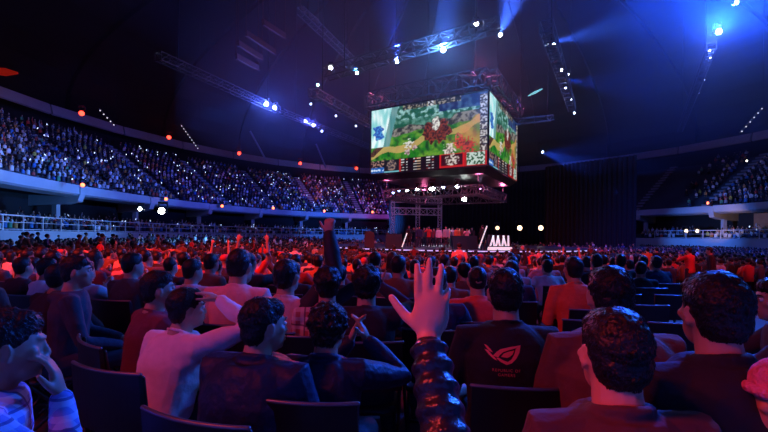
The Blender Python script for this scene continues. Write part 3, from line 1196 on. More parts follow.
def lens_mat(col, s):
    k = (tuple(col), s)
    if k not in LENS: LENS[k] = emis('lens_glow', col, s)
    return LENS[k]


def moving_head(p, target, col, strength, label, r=.16, group='moving head lamps', top=None):
    """yoke lamp: base plate, yoke, body, glowing lens"""
    p = Vector(p); dv = (Vector(target) - p).normalized()
    o = tag(empty('stage_lamp', p), label, 'lamp', group)
    b = MB(); b.box((0, 0, r * 2.6), (r * 2.4, r * 1.6, r * .7)); b.build('base', M['black_metal'], o)
    b = MB()
    for s in (-1, 1): b.box((s * r * 1.35, 0, r * 1.1), (r * .22, r * .6, r * 2.6))
    b.box((0, 0, r * 2.3), (r * 2.8, r * .6, r * .25))
    b.build('yoke', M['black_metal'], o)
    b = MB(); b.tube([-dv * r * 1.7, -dv * r * .9, dv * r * .9], [r * .7, r * 1.0, r * 1.15], 14, caps=False); b.build('lamp_body', M['black_metal'], o)
    b = MB(); b.tube([dv * r * .9, dv * r * 1.0], [r * 1.0, r * .96], 14, caps=False); b.ell(dv * r * 1.0, (r * .8, r * .8, r * .8), None, 12, 8)
    b.build('lens', lens_mat(col, strength), o)
    return o


def spot(p, target, col, power, size, blend=.5, rad=.12, name='beam'):
    l = bpy.data.lights.new(name, 'SPOT')
    l.energy = power; l.color = col; l.spot_size = R(size); l.spot_blend = blend; l.shadow_soft_size = rad
    o = bpy.data.objects.new(name, l); C.objects.link(o)
    o.location = p
    o.rotation_euler = (Vector(target) - Vector(p)).to_track_quat('-Z', 'Y').to_euler()
    return o


def point(p, col, power, rad=.15):
    l = bpy.data.lights.new('glow', 'POINT'); l.energy = power; l.color = col; l.shadow_soft_size = rad
    o = bpy.data.objects.new('glow', l); C.objects.link(o); o.location = p
    return o


BLUE = (.06, .16, 1.0); BW = (.35, .5, 1.0)
# (px, py, depth, lens radius, lens colour, strength, label)
lamps = [
    (443, 50, 27.5, .20, (.7, .85, 1), 60, 'bright blue-white lamp in the middle of the truss above the cube'),
    (397, 62, 28.5, .13, (.6, .8, 1), 30, 'small blue lamp left of centre on the truss above the cube'),
    (357, 73, 29.3, .13, (.5, .9, 1), 30, 'teal lamp near the left end of the truss above the cube'),
    (331, 68, 29.8, .17, (.9, .95, 1), 25, 'white lamp at the left tip of the truss above the cube'),
    (500, 35, 26, .14, (.7, .85, 1), 40, 'blue lamp at the right tip of the truss above the cube'),
    (476, 24, 26.4, .17, (.9, .95, 1), 25, 'white lamp riding high on the truss above the cube'),
    (553, 43, 28, .17, (.6, .8, 1), 40, 'uppermost lamp of the truss right of the cube, beam going right'),
    (561, 70, 33, .12, (.8, .85, 1), 25, 'second lamp down the truss right of the cube'),
    (567, 75, 34.5, .14, (.9, .9, 1), 35, 'third lamp down the truss right of the cube'),
    (565, 88, 37, .13, (.5, .6, 1), 20, 'fourth lamp down the truss right of the cube'),
    (572, 99, 41, .15, (.8, .85, 1), 30, 'fifth lamp down the truss right of the cube'),
    (574, 113, 45, .12, (.6, .7, 1), 18, 'lowest dim lamp of the truss right of the cube'),
    (267, 104, 42, .26, (.35, .5, 1), 60, 'left one of two bright blue lamps at the end of the upper left truss'),
    (275, 108, 43.5, .26, (.35, .5, 1), 60, 'right one of two bright blue lamps at the end of the upper left truss'),
    (306, 121, 50, .22, (.5, .55, 1), 30, 'left lamp of the blue-violet cluster left of the cube'),
    (314, 125, 51, .25, (.5, .5, 1), 40, 'middle lamp of the blue-violet cluster left of the cube'),
    (322, 131, 52, .2, (.25, .3, 1), 15, 'right dim lamp of the blue-violet cluster left of the cube'),
    (318, 85, 40, .15, (.5, 1, .95), 12, 'small teal lamp above the truss left of the cube'),
    (311, 104, 44, .12, (.6, .8, 1), 8, 'tiny lamp left of the truss beside the cube'),
    (336, 116, 44, .12, (.6, .75, 1), 8, 'tiny lamp hanging between truss and cube'),
    (356, 126, 46, .12, (.6, .75, 1), 6, 'tiny dim lamp just left of the cube'),
    (717, 32, 33, .27, (.65, .75, 1), 90, 'bright white-blue lamp alone in the blue haze at upper right'),
    (735, 3, 30, .18, (.7, 1, .9), 30, 'lamp at the top edge of the blue haze at right'),
    (709, 51, 36, .13, (.9, .95, 1), 14, 'upper lamp of the small pair below the bright white lamp'),
    (710, 58, 37, .15, (.9, .95, 1), 16, 'lower lamp of the small pair below the bright white lamp'),
    (704, 80, 43, .08, (.8, .8, 1), 5, 'tiny lamp on the faint truss at right'),
    (698, 93, 46, .10, (.8, .8, 1), 5, 'lowest tiny lamp on the faint truss at right'),
    (542, 152, 52, .16, (.5, .6, 1), 25, 'lone blue lamp right of the cube, beam sweeping right'),
]
for (px, py, d, r, c, s, lab) in lamps:
    p = P(px, py, d)
    tgt = p + Vector((0, -10, -3)) if px not in (542, 553) else p + Vector((3, -10, -3))
    moving_head(p, tgt, c, s, lab, r * .8)
# lamps under the cube: hang from the truss ring
for (px, py, f, r, c, s) in ((399, 190, .92, .10, BW, 12), (407, 189, .75, .14, (.8, .9, 1), 25), (417, 188, .55, .15, (.8, .9, 1), 30), (432, 187, .3, .22, (1, 1, 1), 55), (443, 186, .1, .14, (.5, .6, 1), 20), (457, 185, .0, .17, (.8, .9, 1), 30), (464, 197.5, 1.0, .22, (.9, 1, 1), 70), (393, 192, 1, .12, BW, 10), (480, 188, 1.1, .10, (.7, .4, .9), 8)):
    d = 34.5 + 4.0 * f
    p = P(px, py, d)
    moving_head(p, p + Vector((0, -4, -5)), c, s, {399: 'second small lamp from the left under the cube', 407: 'third lamp from the left under the cube', 417: 'fourth lamp from the left, left of the brightest in the row under the cube', 432: 'brightest lamp of the row under the cube', 443: 'small blue lamp right of the brightest one under the cube', 457: 'white lamp near the right end of the row under the cube', 464: 'bright white lamp hanging lowest under the cube', 393: 'leftmost small lamp under the cube', 480: 'dim violet lamp at the right corner of the truss under the cube'}[px], r, 'lamps under the video cube')
# coloured tubes right of the cube
for (xa, ya, xb, yb, c, s, lab) in ((528, 96, 542, 89, (.25, .8, .75), 1.2, 'pale green light tube hanging right of the cube'), (517, 98, 521, 107, (.22, .22, 1.0), 2.5, 'short violet light tube beside the cube')):
    mb = MB(); a, b_ = P(xa, ya, 42), P(xb, yb, 42); mb.tube([a, a.lerp(b_, .5), b_], [.04, .13, .06], 10)
    tag(mb.build('light_tube', emis('tube', c, s * .6), smooth=True), lab, 'light')
mb = MB(); a, b_ = P(-6, 71, 43), P(17, 73, 43); mb.tube([a, a.lerp(b_, .5), b_], [.35, .4, .12], 10)  # red-lit smear drawn as an added glowing tube
tag(mb.build('light_tube', emis('tube', (1, .03, .01), .14), smooth=True), 'dim red light strip high at the left edge', 'light')
# red lamps on the roof edge
RED = (1.0, .07, .03)
reds = [(82, 113), (169, 137), (239, 153), (300, 163), (356, 168)]
rl = ['first red lamp on the roof edge from the far left', 'second red lamp on the roof edge from the far left', 'middle red lamp of the five on the roof edge', 'fourth red lamp on the roof edge from the far left', 'red lamp on the roof edge nearest the cube']
rd = [42, 60, 74, 84, 90]
for (px, py), d, lab in zip(reds, rd, rl):
    p = P(px, py, d)
    moving_head(p, p + Vector((1, -2, -1)), (1.0, .055, .03), 4.5, lab, .17 + d * .0018, 'red lamps on the roof edge')
    point(p + (Vector((0, 0, p.z)) - p).normalized() * .9, (1, .03, .015), 50, .3)
# small red lamps on the balcony front
for (px, py, d, lab) in ((83, 185, 37, 'small orange lamp on the balcony front at far left'), (166, 199, 52, 'small red lamp on the balcony front, second from left'), (222, 206, 62, 'small orange lamp on the balcony front, third from left'), (273, 208, 70, 'small red lamp on the balcony front left of centre'), (324, 211, 78, 'small bright orange lamp on the balcony front'), (372, 212, 84, 'small orange lamp on the balcony front near the cube'), (706, 203, 56, 'small orange lamp over the right balcony front')):
    p = P(px, py, d)
    moving_head(p, p + Vector((1, -2, -.2)), (1.0, .16, .06), 5, lab, .13 + d * .0012, 'small lamps on the balcony front')
# white and warm lamps
for (px, py, d, r, c, s, lab) in ((141, 209, 36, .17, (.8, .95, 1), 14, 'small white lamp under the left balcony'), (163, 211, 40, .30, (1, 1, .95), 40, 'bright white lamp under the left balcony'),
                              (497, 228, 60, .28, (1, .62, .36), 2.2, 'leftmost of the four warm lamps beyond the stage'), (519, 228, 60, .36, (1, .70, .42), 3.2, 'second of the four warm lamps beyond the stage'), (540, 228, 60, .36, (1, .70, .42), 3.2, 'third of the four warm lamps beyond the stage'), (562, 229, 60, .26, (1, .6, .3), 2.2, 'rightmost of the four warm lamps beyond the stage'),
                              (685, 231, 58, .25, (1, .75, .5), 3, 'left warm lamp under the right balcony'), (696, 231, 58, .25, (1, .75, .5), 2.5, 'right warm lamp under the right balcony'), (223, 223, 70, .2, (.7, .9, 1), 8, 'tiny white lamp under the balcony beyond the left crowd'), (746, 161, 60, .14, (1, .9, .7), 6, 'tiny lamp at the top of the right stand')):
    p = P(px, py, d)
    o = moving_head(p, p + Vector((0, -5, 0)), c, s, lab, r, 'lamps beyond the stage and under the balconies')
    if py > 226 and px < 600:
        b = MB(); fz = gz(p.x, p.y) - p.z; b.bar((0, 0, -r), (0, 0, fz), .08); b.box((0, 0, fz + .04), (.7, .7, .06)); b.build('stand', M['black_metal'], o)


# ------------------------------------------------------------------ folding chairs
def chair_proto():
    o = empty('folding_chair')
    b = MB()
    for s in (-1, 1):
        b.tube([(s * .21, -.25, .86), (s * .21, -.20, .45), (s * .21, .20, .0 + .012)], .012, 8)
        b.tube([(s * .19, -.27, .012), (s * .19, .0, .28), (s * .19, .17, .44)], .012, 8)
    b.bar((-.19, -.2, .10), (.19, -.2, .10), .018); b.bar((-.2, .12, .10), (.2, .12, .10), .018)
    b.build('frame', M['black_metal'], o, True)
    b = MB()
    b.loft([(Vector((0, .0, .425)), .205, .20), (Vector((0, 0, .44)), .215, .21), (Vector((0, 0, .462)), .20, .195)], 24, e=5)
    b.build('seat', M['plastic'], o, True)
    b = MB()   # curved backrest slab
    n = 14; vs = []
    for i in range(n + 1):
        x = -.225 + .45 * i / n; cy = -.235 - .035 * (1 - (x / .225) ** 2)
        for (dy, z) in ((0, .60), (0, .87), (-.02, .882), (-.024, .60)):
            vs.append((x, cy + dy - (z - .62) * .10, z))
    fs = []
    for i in range(n):
        for j in range(4):
            j2 = (j + 1) % 4
            fs.append((i * 4 + j, (i + 1) * 4 + j, (i + 1) * 4 + j2, i * 4 + j2))
    fs += [(0, 1, 2, 3), (n * 4 + 3, n * 4 + 2, n * 4 + 1, n * 4)]
    b.add(vs, fs)
    b.build('backrest', M['plastic'], o)
    b = MB(); b.tube([(-.225 + .45 * i / 10, -.235 - .035 * (1 - ((-.225 + .45 * i / 10) / .225) ** 2) - .037, .885) for i in range(11)], .009, 8)  # thin metal tube added so the backrest's top edge catches light
    b.build('top_rail', mat('rail_steel', (.16, .17, .20), .4, metal=.7), o, True)
    return o


chair0 = chair_proto()
index_children()
chair_used = [False]


def put_chair(x, y, rz, label, group):
    if not chair_used[0]: o = chair0; chair_used[0] = True
    else: o = copy_tree(chair0)
    o.location = (x, y, gz(x, y)); o.rotation_euler = (0, 0, rz)
    tag(o, label, 'chair', group)
    return o


# ------------------------------------------------------------------ hero figures
def hero(label, px, py, d, yaw, pose, shirt=(.03, .03, .035), skin=0, locks=2600, voxel=.009, smat=None, chair=True, seed=1, zadj=0, llen=(.018, .034), hmat=None):
    fig = figure('h', pose, voxel, True)
    if locks:
        lm = strands(fig, locks, llen, seed=seed)
    root = assemble(fig, label, None, shirt, SKINS[skin], smat, hmat)
    tgt = P(px, py, d)
    place_head(root, fig, tgt, yaw)
    if locks:
        fin(lm, M['hair'])
        hair = [c for c in bpy.data.objects if c.parent == root and c.name.startswith('hair')][0]
        link('hair_lock', lm, hair)['kind'] = 'stuff'
    if chair and not pose.get('stand'):
        put_chair(root.location.x, root.location.y - .0, R(yaw), 'black folding chair under the ' + label.replace('person ', 'person ', 1)[:0] + 'seated spectator', 'folding chairs of the nearest spectators')
    return root, fig


D_ = 'lap'
hero('person at the left edge in profile, blue plaid shirt, hand over mouth', 9, 347, 1.34, -52, dict(R=(Vector((.045, .262, .985)), (.3, .5, -1), (-.10, -.22, 1), (-.15, -1, -.1), 24, 3), L='lap', head=(0, 4, 0), lean=10, hair='short', collar=True), skin=1,
     smat=plaidmat('plaid_blue', (.20, .26, .62), (.55, .62, .85), (.05, .06, .25), 24), locks=3000, voxel=.006, seed=2)
# make the near face complete: eyes and brows
def face_bits(root, fig):
    hc, hr = fig['hc'], fig['hr']
    q = lambda x, y, z: hc + hr @ Vector((x, y, z))
    for s in (-1, 1):
        b = MB(); b.ell(q(s * .030, .079, .010), (.012, .012, .010), hr, 14, 10); e = b.build('eye', M['white'], root, True)
        b = MB(); b.ell(q(s * .030, .0895, .010), (.0055, .003, .0055), hr, 10, 8); b.build('iris', M['iris'], e, True)
        b = MB(); b.tube([q(s * .014, .094, .030), q(s * .030, .090, .036), q(s * .046, .078, .030)], [.0030, .0040, .0022], 6); b.build('eyebrow', M['hair'], root, True)
    b = MB(); b.tube([q(-.019, .0905, -.056), q(0, .100, -.0545), q(.019, .0905, -.056)], [.003, .0052, .003], 8)
    b.tube([q(-.016, .090, -.0665), q(0, .098, -.067), q(.016, .090, -.0665)], [.003, .0058, .003], 8); b.build('lips', M['lip'], root, True)


r_, f_ = bpy.data.objects['person'], None
# (rebuild the pose maths only for the face parts)
def hero2(*a, **k):
    root, fig = hero(*a, **k)
    face_bits(root, fig)
    return root, fig


hero2('person in dark jacket in profile at left, red light on the face', 77, 272, 3.2, -58, dict(head=(-8, 0, 0), lean=3, R='lap', hood=True), shirt=(.04, .035, .05), locks=1200, voxel=.011)
hero2('person in dark maroon shirt with short hair, in profile looking right', 159, 290, 2.65, -42, dict(head=(-18, -3, 0), lean=8, hair='short', L='knee', R='knee'), shirt=(.16, .03, .05), locks=1800, seed=3, skin=0)
hero2('person in pale pink long-sleeved shirt, right hand on top of the head', 187, 309, 2.3, -22, dict(head=(-28, 0, 4), lean=16, twist=-4, R=(Vector((.20, .24, 1.20)), (1, .1, -.5), (-.9, -.25, .35), (-.2, -.1, -1), 20, 5), L='lap', bulk=.008, hair='short'), shirt=(.85, .66, .70), locks=2200, seed=4, zadj=0)
hero('person in plain pink shirt seen from behind, dark short hair', 240, 266, 3.2, -6, dict(head=(-4, 4, 0), lean=2, sleeve=.5, hair='short', girth=1.05), shirt=(.85, .42, .40), locks=1200, voxel=.011)
hero2('person in shiny navy padded jacket, dark head turned to the right', 264, 326, 1.75, -20, dict(head=(-32, 2, 0), lean=8, bulk=.025, hair='short', L='lap', R='lap', girth=1.1, collar=True), smat=M['navy_shine'], locks=3200, voxel=.008, seed=5)
rG, fG = hero('person with one fist raised high, black sleeve over pale shirt', 287, 277, 3.0, -14, dict(head=(-10, -4, 0), lean=4, R=(Vector((.10, .10, .50)), (1, .3, 0), (0, .05, 1), (0, 1, 0), 88, 0, 'rel'), L='lap', hair='short'), shirt=(.62, .42, .42), locks=1200, voxel=.009, seed=6)
S_, E_, W_ = fG['arms']['R'][:3]
b = MB(); b.tube([S_ + (S_ - E_) * .25, S_, S_.lerp(E_, .5), E_, E_.lerp(W_, .5), E_.lerp(W_, .95)], [.078, .079, .070, .063, .057, .046], 16)
link('jacket_sleeve', fin(remesh(b, .010, 2, disp=.012, dscale=.08), mat('black_sleeve', (.015, .014, .018), .7)), rG)['label'] = 'black jacket sleeve on the raised arm'
hero('person with curly hair in red and white plaid shirt, seen from behind', 327, 286, 2.9, 6, dict(head=(8, 2, 0), lean=4, hair='bushy', collar=True), smat=plaidmat('plaid_red', (.40, .10, .10), (.70, .62, .60), (.08, .05, .08), 17), locks=2200, voxel=.011, llen=(.014, .024), seed=7)
hero('person in dark blue jacket clapping hands beside the head', 329, 330, 1.95, -8, dict(head=(-12, 6, 0), lean=10, bulk=.012, hair='bushy', R=(Vector((.17, .34, 1.06)), (1, -.1, -.9), (-.45, .1, .9), (-.9, -.1, -.3), 14, 4), L=(Vector((.07, .35, 1.05)), (-.8, .1, -.9), (.35, .1, .9), (.9, -.1, -.3), 14, 4), collar=True), smat=M['navy_shine'], locks=3000, voxel=.0075, seed=8)
hero('person in dark coat, large dark silhouette left of the raised open hand', 367, 286, 2.75, 0, dict(head=(-6, 0, 0), lean=2, hair='bushy', bulk=.01, L='phone', R='phone'), shirt=(.02, .02, .03), locks=1600, voxel=.011, seed=9)
hero('person in red T-shirt with cropped hair seen from behind, right of the raised open hand', 477, 281, 3.4, -2, dict(head=(0, 0, 0), lean=6, sleeve=.5, hair='crop', girth=1.12), shirt=(.72, .10, .08), locks=700, voxel=.011, llen=(.006, .012), seed=10)
hero('person in dark blue jersey clapping, partly hidden behind the raised open hand', 437, 284, 3.1, -6, dict(head=(-30, 0, 0), lean=4, hair='short', L='clap', R='clap'), shirt=(.02, .03, .09), locks=900, voxel=.011, seed=21)
rL, fL = hero('person in black jersey with a red angular eye emblem on the back', 505, 294, 2.1, -2, dict(head=(-4, 2, 0), lean=7, sleeve=.5, hair='short', girth=1.12), shirt=(.012, .012, .014), locks=2600, voxel=.008, seed=11)
hero('person in orange-red shirt leaning forward beyond the empty chairs', 573, 270, 4.1, 0, dict(head=(6, 0, 0), lean=14, hair='short', girth=1.1), shirt=(.75, .13, .06), locks=700, voxel=.012, seed=12)
hero('person in rust brown shirt with grey-sheened dark hair, second head from right', 609, 297, 1.8, 0, dict(head=(-4, 3, 0), lean=6, hair='short', girth=1.3, bulk=.01), shirt=(.16, .055, .04), locks=3200, voxel=.008, seed=13)
hero('person with broad dark head at lower right, brown hooded sweater', 613, 355, 1.13, 0, dict(head=(2, 2, 2), lean=5, hair='short', bulk=.008, girth=1.05, hood=False, collar=True), shirt=(.065, .03, .035), locks=6500, voxel=.006, seed=14, llen=(.014, .028))
hero('person in black top with large dark head near the right edge', 713, 313, 1.38, 4, dict(head=(-3, 0, 0), lean=4, hair='short', hairk=1.03, girth=1.2, collar=True), shirt=(.012, .012, .015), locks=5200, voxel=.007, seed=15, llen=(.014, .028))
hero2('person at the right edge leaning in, red-lit face turned left', 777, 300, 2.3, 55, dict(head=(15, 6, 0), lean=10, hair='short', L='clap', R='clap'), shirt=(.06, .05, .06), locks=900, voxel=.01, seed=16)
# raised open hand
Wd = P(426, 306, .90)
root_y = .50
rJ = Vector((-.075, root_y, 0)); JS = .93
hero_fig = figure('j', dict(head=(0, 14, 0), lean=2, hair='short', bulk=.012,
                            R=((Wd - rJ) / JS, (1, .1, -.7), (.10, .10, 1), (.10, 1, -.15), 14, 5, 'abs', dict(curls=[10, 6, 9, 60], thumb=(.50, .95, .30))), L='lap', bands=['R']), .0052, True)
lm = strands(hero_fig, 4200, (.014, .03), seed=17)
rt = assemble(hero_fig, 'person in black quilted jacket holding one open hand up high', None, (.02, .02, .03), SKINS[2], M['puffer'])
rt.location = rJ; rt.scale = (JS, JS, JS)
hair = [c for c in bpy.data.objects if c.parent == rt and c.name.startswith('hair')][0]
fin(lm, M['hair']); link('hair_lock', lm, hair)['kind'] = 'stuff'
put_chair(rJ.x, rJ.y, 0, 'black folding chair under a seated spectator', 'folding chairs of the nearest spectators')
# pink knitted hat at the right edge
fig = figure('k', dict(head=(10, 4, 0), lean=6, hair='short', L='lap', R='lap'), .008, True)
rt = assemble(fig, 'person at the lower right corner in a pink knitted hat', None, (.05, .04, .07), SKINS[0])
place_head(rt, fig, P(787, 405, 1.18), 50)
b = MB(); q = lambda x, y, z: fig['hc'] + fig['hr'] @ Vector((x, y, z))
b.ell(q(0, -.008, .050), (.084, .103, .092), fig['hr'], 24, 16)
hat = fin(remesh(b, .007, 2, disp=.004, dscale=.02), mat('pink_knit', (.85, .22, .35), .9, noise=.3, scale=60, bump=.8, bscale=70)); ho = link('knitted_hat', hat, rt)
b = MB(); b.tube([q(.087 * math.cos(a), -.008 + .107 * math.sin(a), .030 + .012 * math.sin(a)) for a in np.linspace(0, 2 * PI, 30)], .017, 12)
link('rolled_brim', fin(remesh(b, .005, 1), hat.materials[0]), ho)

# emblem and lettering on the black jersey
M['print'] = mat('red_print', (.9, .16, .12), .5)
from mathutils.bvhtree import BVHTree
bv = BVHTree.FromPolygons([v.co for v in fL['shirt'].vertices], [tuple(p.vertices) for p in fL['shirt'].polygons])
def on_back(x, z):
    h = bv.ray_cast(Vector((x, -1, z)), Vector((0, 1, 0)))
    y = h[0].y if h[0] is not None else -.14
    return Vector((x, y - .0035, z))
sw, sh_, ox, oz = .150, .078, -.122, .880
polys = [
    [(.20, .45), (.30, .64), (.42, .80), (.68, .93), (1.0, 1.03), (.84, .88), (.62, .76), (.48, .66), (.38, .50), (.33, .38)],
    [(1.0, 1.03), (.95, .66), (.84, .36), (.70, .12), (.56, .02), (.40, .16), (.28, .34), (.36, .36), (.48, .24), (.60, .17), (.70, .30), (.80, .56), (.86, .86)],
    [(.42, .42), (.50, .58), (.62, .68), (.80, .76), (.74, .56), (.66, .44), (.58, .38)],
    [(-.02, .74), (.08, .70), (.16, .52), (.26, .34), (.30, .22), (.20, .30), (.08, .50)],
    [(-.02, .98), (.05, .95), (.15, .76), (.20, .62), (.12, .66), (.04, .80)],
]
mb = MB()
for pl in polys:
    pts = [on_back(ox + p[0] * sw, oz + p[1] * sh_) for p in pl]
    c_ = sum(pts, Vector()) / len(pts)
    n = len(pts)
    bm_ = bmesh.new()
    vs_ = [bm_.verts.new(p) for p in pts]
    f = bm_.faces.new(vs_); bmesh.ops.triangulate(bm_, faces=[f]); bm_.verts.index_update()
    b0 = [tuple(v.co) for v in bm_.verts]; fs_ = [tuple(v.index for v in f.verts) for f in bm_.faces]
    back = [(x, y + .003, z) for x, y, z in b0]
    mb.add(b0 + back, fs_ + [tuple(i + n for i in reversed(f)) for f in fs_] + [(i, (i + 1) % n, (i + 1) % n + n, i + n) for i in range(n)])
shirtL = [c for c in bpy.data.objects if c.parent == rL and c.name.startswith('shirt')][0]
mb.build('emblem', M['print'], shirtL)
for (txt, size, z) in (('REPUBLIC OF', .0165, .853), ('GAMERS', .0165, .834)):
    cu = bpy.data.curves.new('t', 'FONT'); cu.body = txt; cu.size = size; cu.align_x = 'CENTER'; cu.space_character = 1.25
    to = bpy.data.objects.new('t', cu); C.objects.link(to)
    me = bpy.data.meshes.new_from_object(to.evaluated_get(bpy.context.evaluated_depsgraph_get()))
    bpy.data.objects.remove(to)
    for v in me.vertices:
        v.co = on_back(v.co.x - .040, z + v.co.y)
    fin(me, M['print'])
    link('lettering', me, shirtL)

# ------------------------------------------------------------------ floor crowd
POSES = [
    ('hands in the lap', dict(lean=4, head=(0, 0, 0), hair='short')),
    ('leaning forward', dict(lean=18, head=(8, -8, 0), hair='short', L='knee', R='knee')),
    ('looking to one side', dict(lean=2, head=(-35, 0, 0), hair='short')),
    ('looking to one side', dict(lean=4, head=(35, 0, 0), hair='bushy')),
    ('clapping', dict(lean=4, head=(0, -6, 0), hair='short', L='clap', R='clap')),
    ('holding a phone up', dict(lean=2, head=(4, -4, 0), hair='crop', L='lap', R='phone', sleeve=.5)),
    ('long haired', dict(lean=4, head=(5, 0, 0), hair='long')),
    ('both arms raised', dict(lean=0, head=(0, -8, 0), hair='short', L='up', R='up', sleeve=.5)),
    ('one arm raised', dict(lean=2, head=(0, -6, 0), hair='short', L='lap', R='fist')),
    ('wearing a cap', dict(lean=4, head=(0, 0, 0), hair='cap')),
    ('hands on the head', dict(lean=0, head=(0, -6, 0), hair='short', L='headtop', R='headtop')),
    ('standing', dict(stand=True, lean=2, head=(0, 0, 0), hair='short')),
    ('standing, clapping', dict(stand=True, lean=2, head=(10, 0, 0), hair='short', L='clap', R='clap')),
    ('walking', dict(stand=True, lean=5, head=(0, 0, 0), hair='short', stride=.8)),
]
WT = [5, 3, 3, 2, 3, 1.6, 2, .2, .25, 1, .4, 0, 0, 0]
VAR = []
for nm, ps in POSES:
    fig = figure('v', ps, .019, False)
    VAR.append(fig)
    for k in ('body', 'shirt', 'trousers', 'hair'):
        fin(fig[k], {'body': M['skin_obj'], 'shirt': M['cloth'], 'trousers': M['trousers'], 'hair': M['cloth'] if (k == 'hair' and ps['hair'] == 'cap') else M['hair']}[k])
    for k in ('shoe0', 'shoe1'): fin(fig[k], M['shoe'])
COLS = [('black', (.015, .015, .018)), ('black', (.02, .02, .025)), ('dark blue', (.02, .03, .09)), ('dark grey', (.07, .07, .075)), ('red', (.55, .05, .04)), ('maroon', (.16, .03, .04)),
        ('white', (.75, .72, .72)), ('pale grey', (.42, .42, .44)), ('orange', (.62, .20, .06)), ('brown', (.16, .08, .05)), ('pink', (.7, .35, .36))]
CW = [6, 5, 4, 3, 3.5, 2.5, 2, 2, 1.6, 2, 1.2]
CWn = np.array(CW) / sum(CW); WTn = np.array(WT) / sum(WT)


def put_person(vi, ci, loc, yaw, s, label, group, skin, shoes):
    fig = VAR[vi]
    root = link('person', fig['body']); tag(root, label, 'person', group)
    root.location = (loc[0], loc[1], loc[2] + (gz(loc[0], loc[1]) if loc[2] < .3 else 0)); root.rotation_euler = (0, 0, yaw); root.scale = (s, s, s); root.color = (*SKINS[skin], 1)
    o = link('shirt', fig['shirt'], root); o.color = (*COLS[ci][1], 1)
    link('trousers', fig['trousers'], root)
    o = link('cap' if POSES[vi][1]['hair'] == 'cap' else 'hair', fig['hair'], root); o.color = (.5, .05, .05, 1)
    if shoes:
        for k in ('shoe0', 'shoe1'): link('shoe', fig[k], root)
    return root


FOC = Vector((SC.x, SC.y, 0))


def inside(x, y, k):
    return ((x - CX) / (AA + k)) ** 2 + ((y - CY) / (BB + k)) ** 2 < 1


def facing(x, y):
    return math.atan2(-(FOC.x - x), FOC.y - y)


cells = []; chairs = []
rad = 13.6
ri = 0
while rad < 52:
    n = int(2 * PI * rad / .60)
    for i in range(n):
        a = 2 * PI * (i + (ri % 2) * .5) / n
        x, y = FOC.x + rad * math.sin(a), FOC.y - rad * math.cos(a)
        if y < 2.9 or not inside(x, y, -2.9): continue
        px = 384 + x / y * F
        if abs(px - 384) > 412: continue
        if (math.degrees(a) % 24) < 1.4 and rad > 20: continue       # gangways
        if y < 3.9 and 60 < px < 520: continue
        if 518 < px < 705 and y < 5.7:
            if y > 3.0: chairs.append((x, y))
            continue
        if px > 672 and y < 15.5: continue
        if 612 < px < 660 and 9 < y < 27: continue
        if 600 < px < 640 and y > 42: continue
        if 382 < px < 640 and y > 57: continue
        cells.append((y, x, px, rad))
    rad += .95; ri += 1
cells.sort()
for (x, y) in chairs:
    put_chair(x, y, facing(x, y), 'empty black folding chair among the near rows at right', 'empty folding chairs right of centre')

NIND = 232
near = cells[:NIND]; far = cells[NIND:]
zone = lambda px: 'at far left' if px < 110 else 'left of centre' if px < 300 else 'in the middle' if px < 470 else 'right of centre' if px < 620 else 'by the right aisle'
dist = lambda d: 'near rows' if d < 6 else 'fifth to eighth rows' if d < 9 else 'middle rows' if d < 12 else 'rows before the stage'
for (y, x, px, rad) in near:
    vi = int(rng.choice(len(POSES), p=WTn)); ci = int(rng.choice(len(COLS), p=CWn))
    if y < 5 and vi in (7, 10): vi = 0
    nm = POSES[vi][0]
    lab = 'spectator in %s top, %s, %s, %s' % (COLS[ci][0], nm, zone(px), dist(y))
    put_person(vi, ci, (x + rng.uniform(-.06, .06), y + rng.uniform(-.08, .08), 0), facing(x, y) + rng.uniform(-.22, .22), rng.uniform(.93, 1.05), lab, 'floor spectators %s' % zone(px), int(rng.integers(0, 4)), y < 6)
    if y < 7.5: put_chair(x, y, facing(x, y), 'black folding chair under a seated floor spectator', 'occupied folding chairs in the near rows')

# people who stand out: the aisle at right, the stage
for (px, py, d, vi, ci, yaw, lab) in (
    (690, 262, 14.5, 12, 4, .4, 'person standing in the right aisle in a red shirt'),
    (712, 262, 14.0, 13, 0, .9, 'person walking in the right aisle in black, beside the red shirt'),
    (648, 250, 20.0, 11, 8, .2, 'person standing at the end of the red-lit aisle'),
    (657, 250, 21.0, 11, 1, .2, 'person in black standing at the end of the red-lit aisle')):
    p = P(px, py, d)
    put_person(vi, ci, (p.x, p.y, 0), yaw, 1.0, lab, None, 0, True)
for (px, d, vi, ci, yaw, lab) in ((483, 28.4, 11, 0, .3, 'host in black standing beside the slanted desk on stage'), (446, 33, 11, 7, 3.1, 'person in pale clothes standing in the middle of the stage')):
    p = P(px, 236, d)
    r = put_person(vi, ci, (p.x, p.y, .62), yaw, 1.02, lab, None, 0, True)
sx = [(409, 33), (414, 34), (419, 32.5), (424, 34.5), (429, 33), (434, 35), (439, 34), (452, 34.5), (457, 33), (462, 35), (467, 34), (472, 35.5), (417, 37), (427, 38), (437, 37.5), (449, 38), (459, 37.5), (469, 38.5)]
for i, (px, d) in enumerate(sx):
    p = P(px, 236, d)
    lab = 'player in %s top on the stage, %s' % (COLS[i % 11][0], 'front row behind the black boxes' if d < 36 else 'rear row')
    put_person([11, 12, 11][i % 3], i % 11, (p.x, p.y, .62), 3.14 + rng.uniform(-.8, .8), rng.uniform(.94, 1.03), lab, 'people on the stage', 1, False)


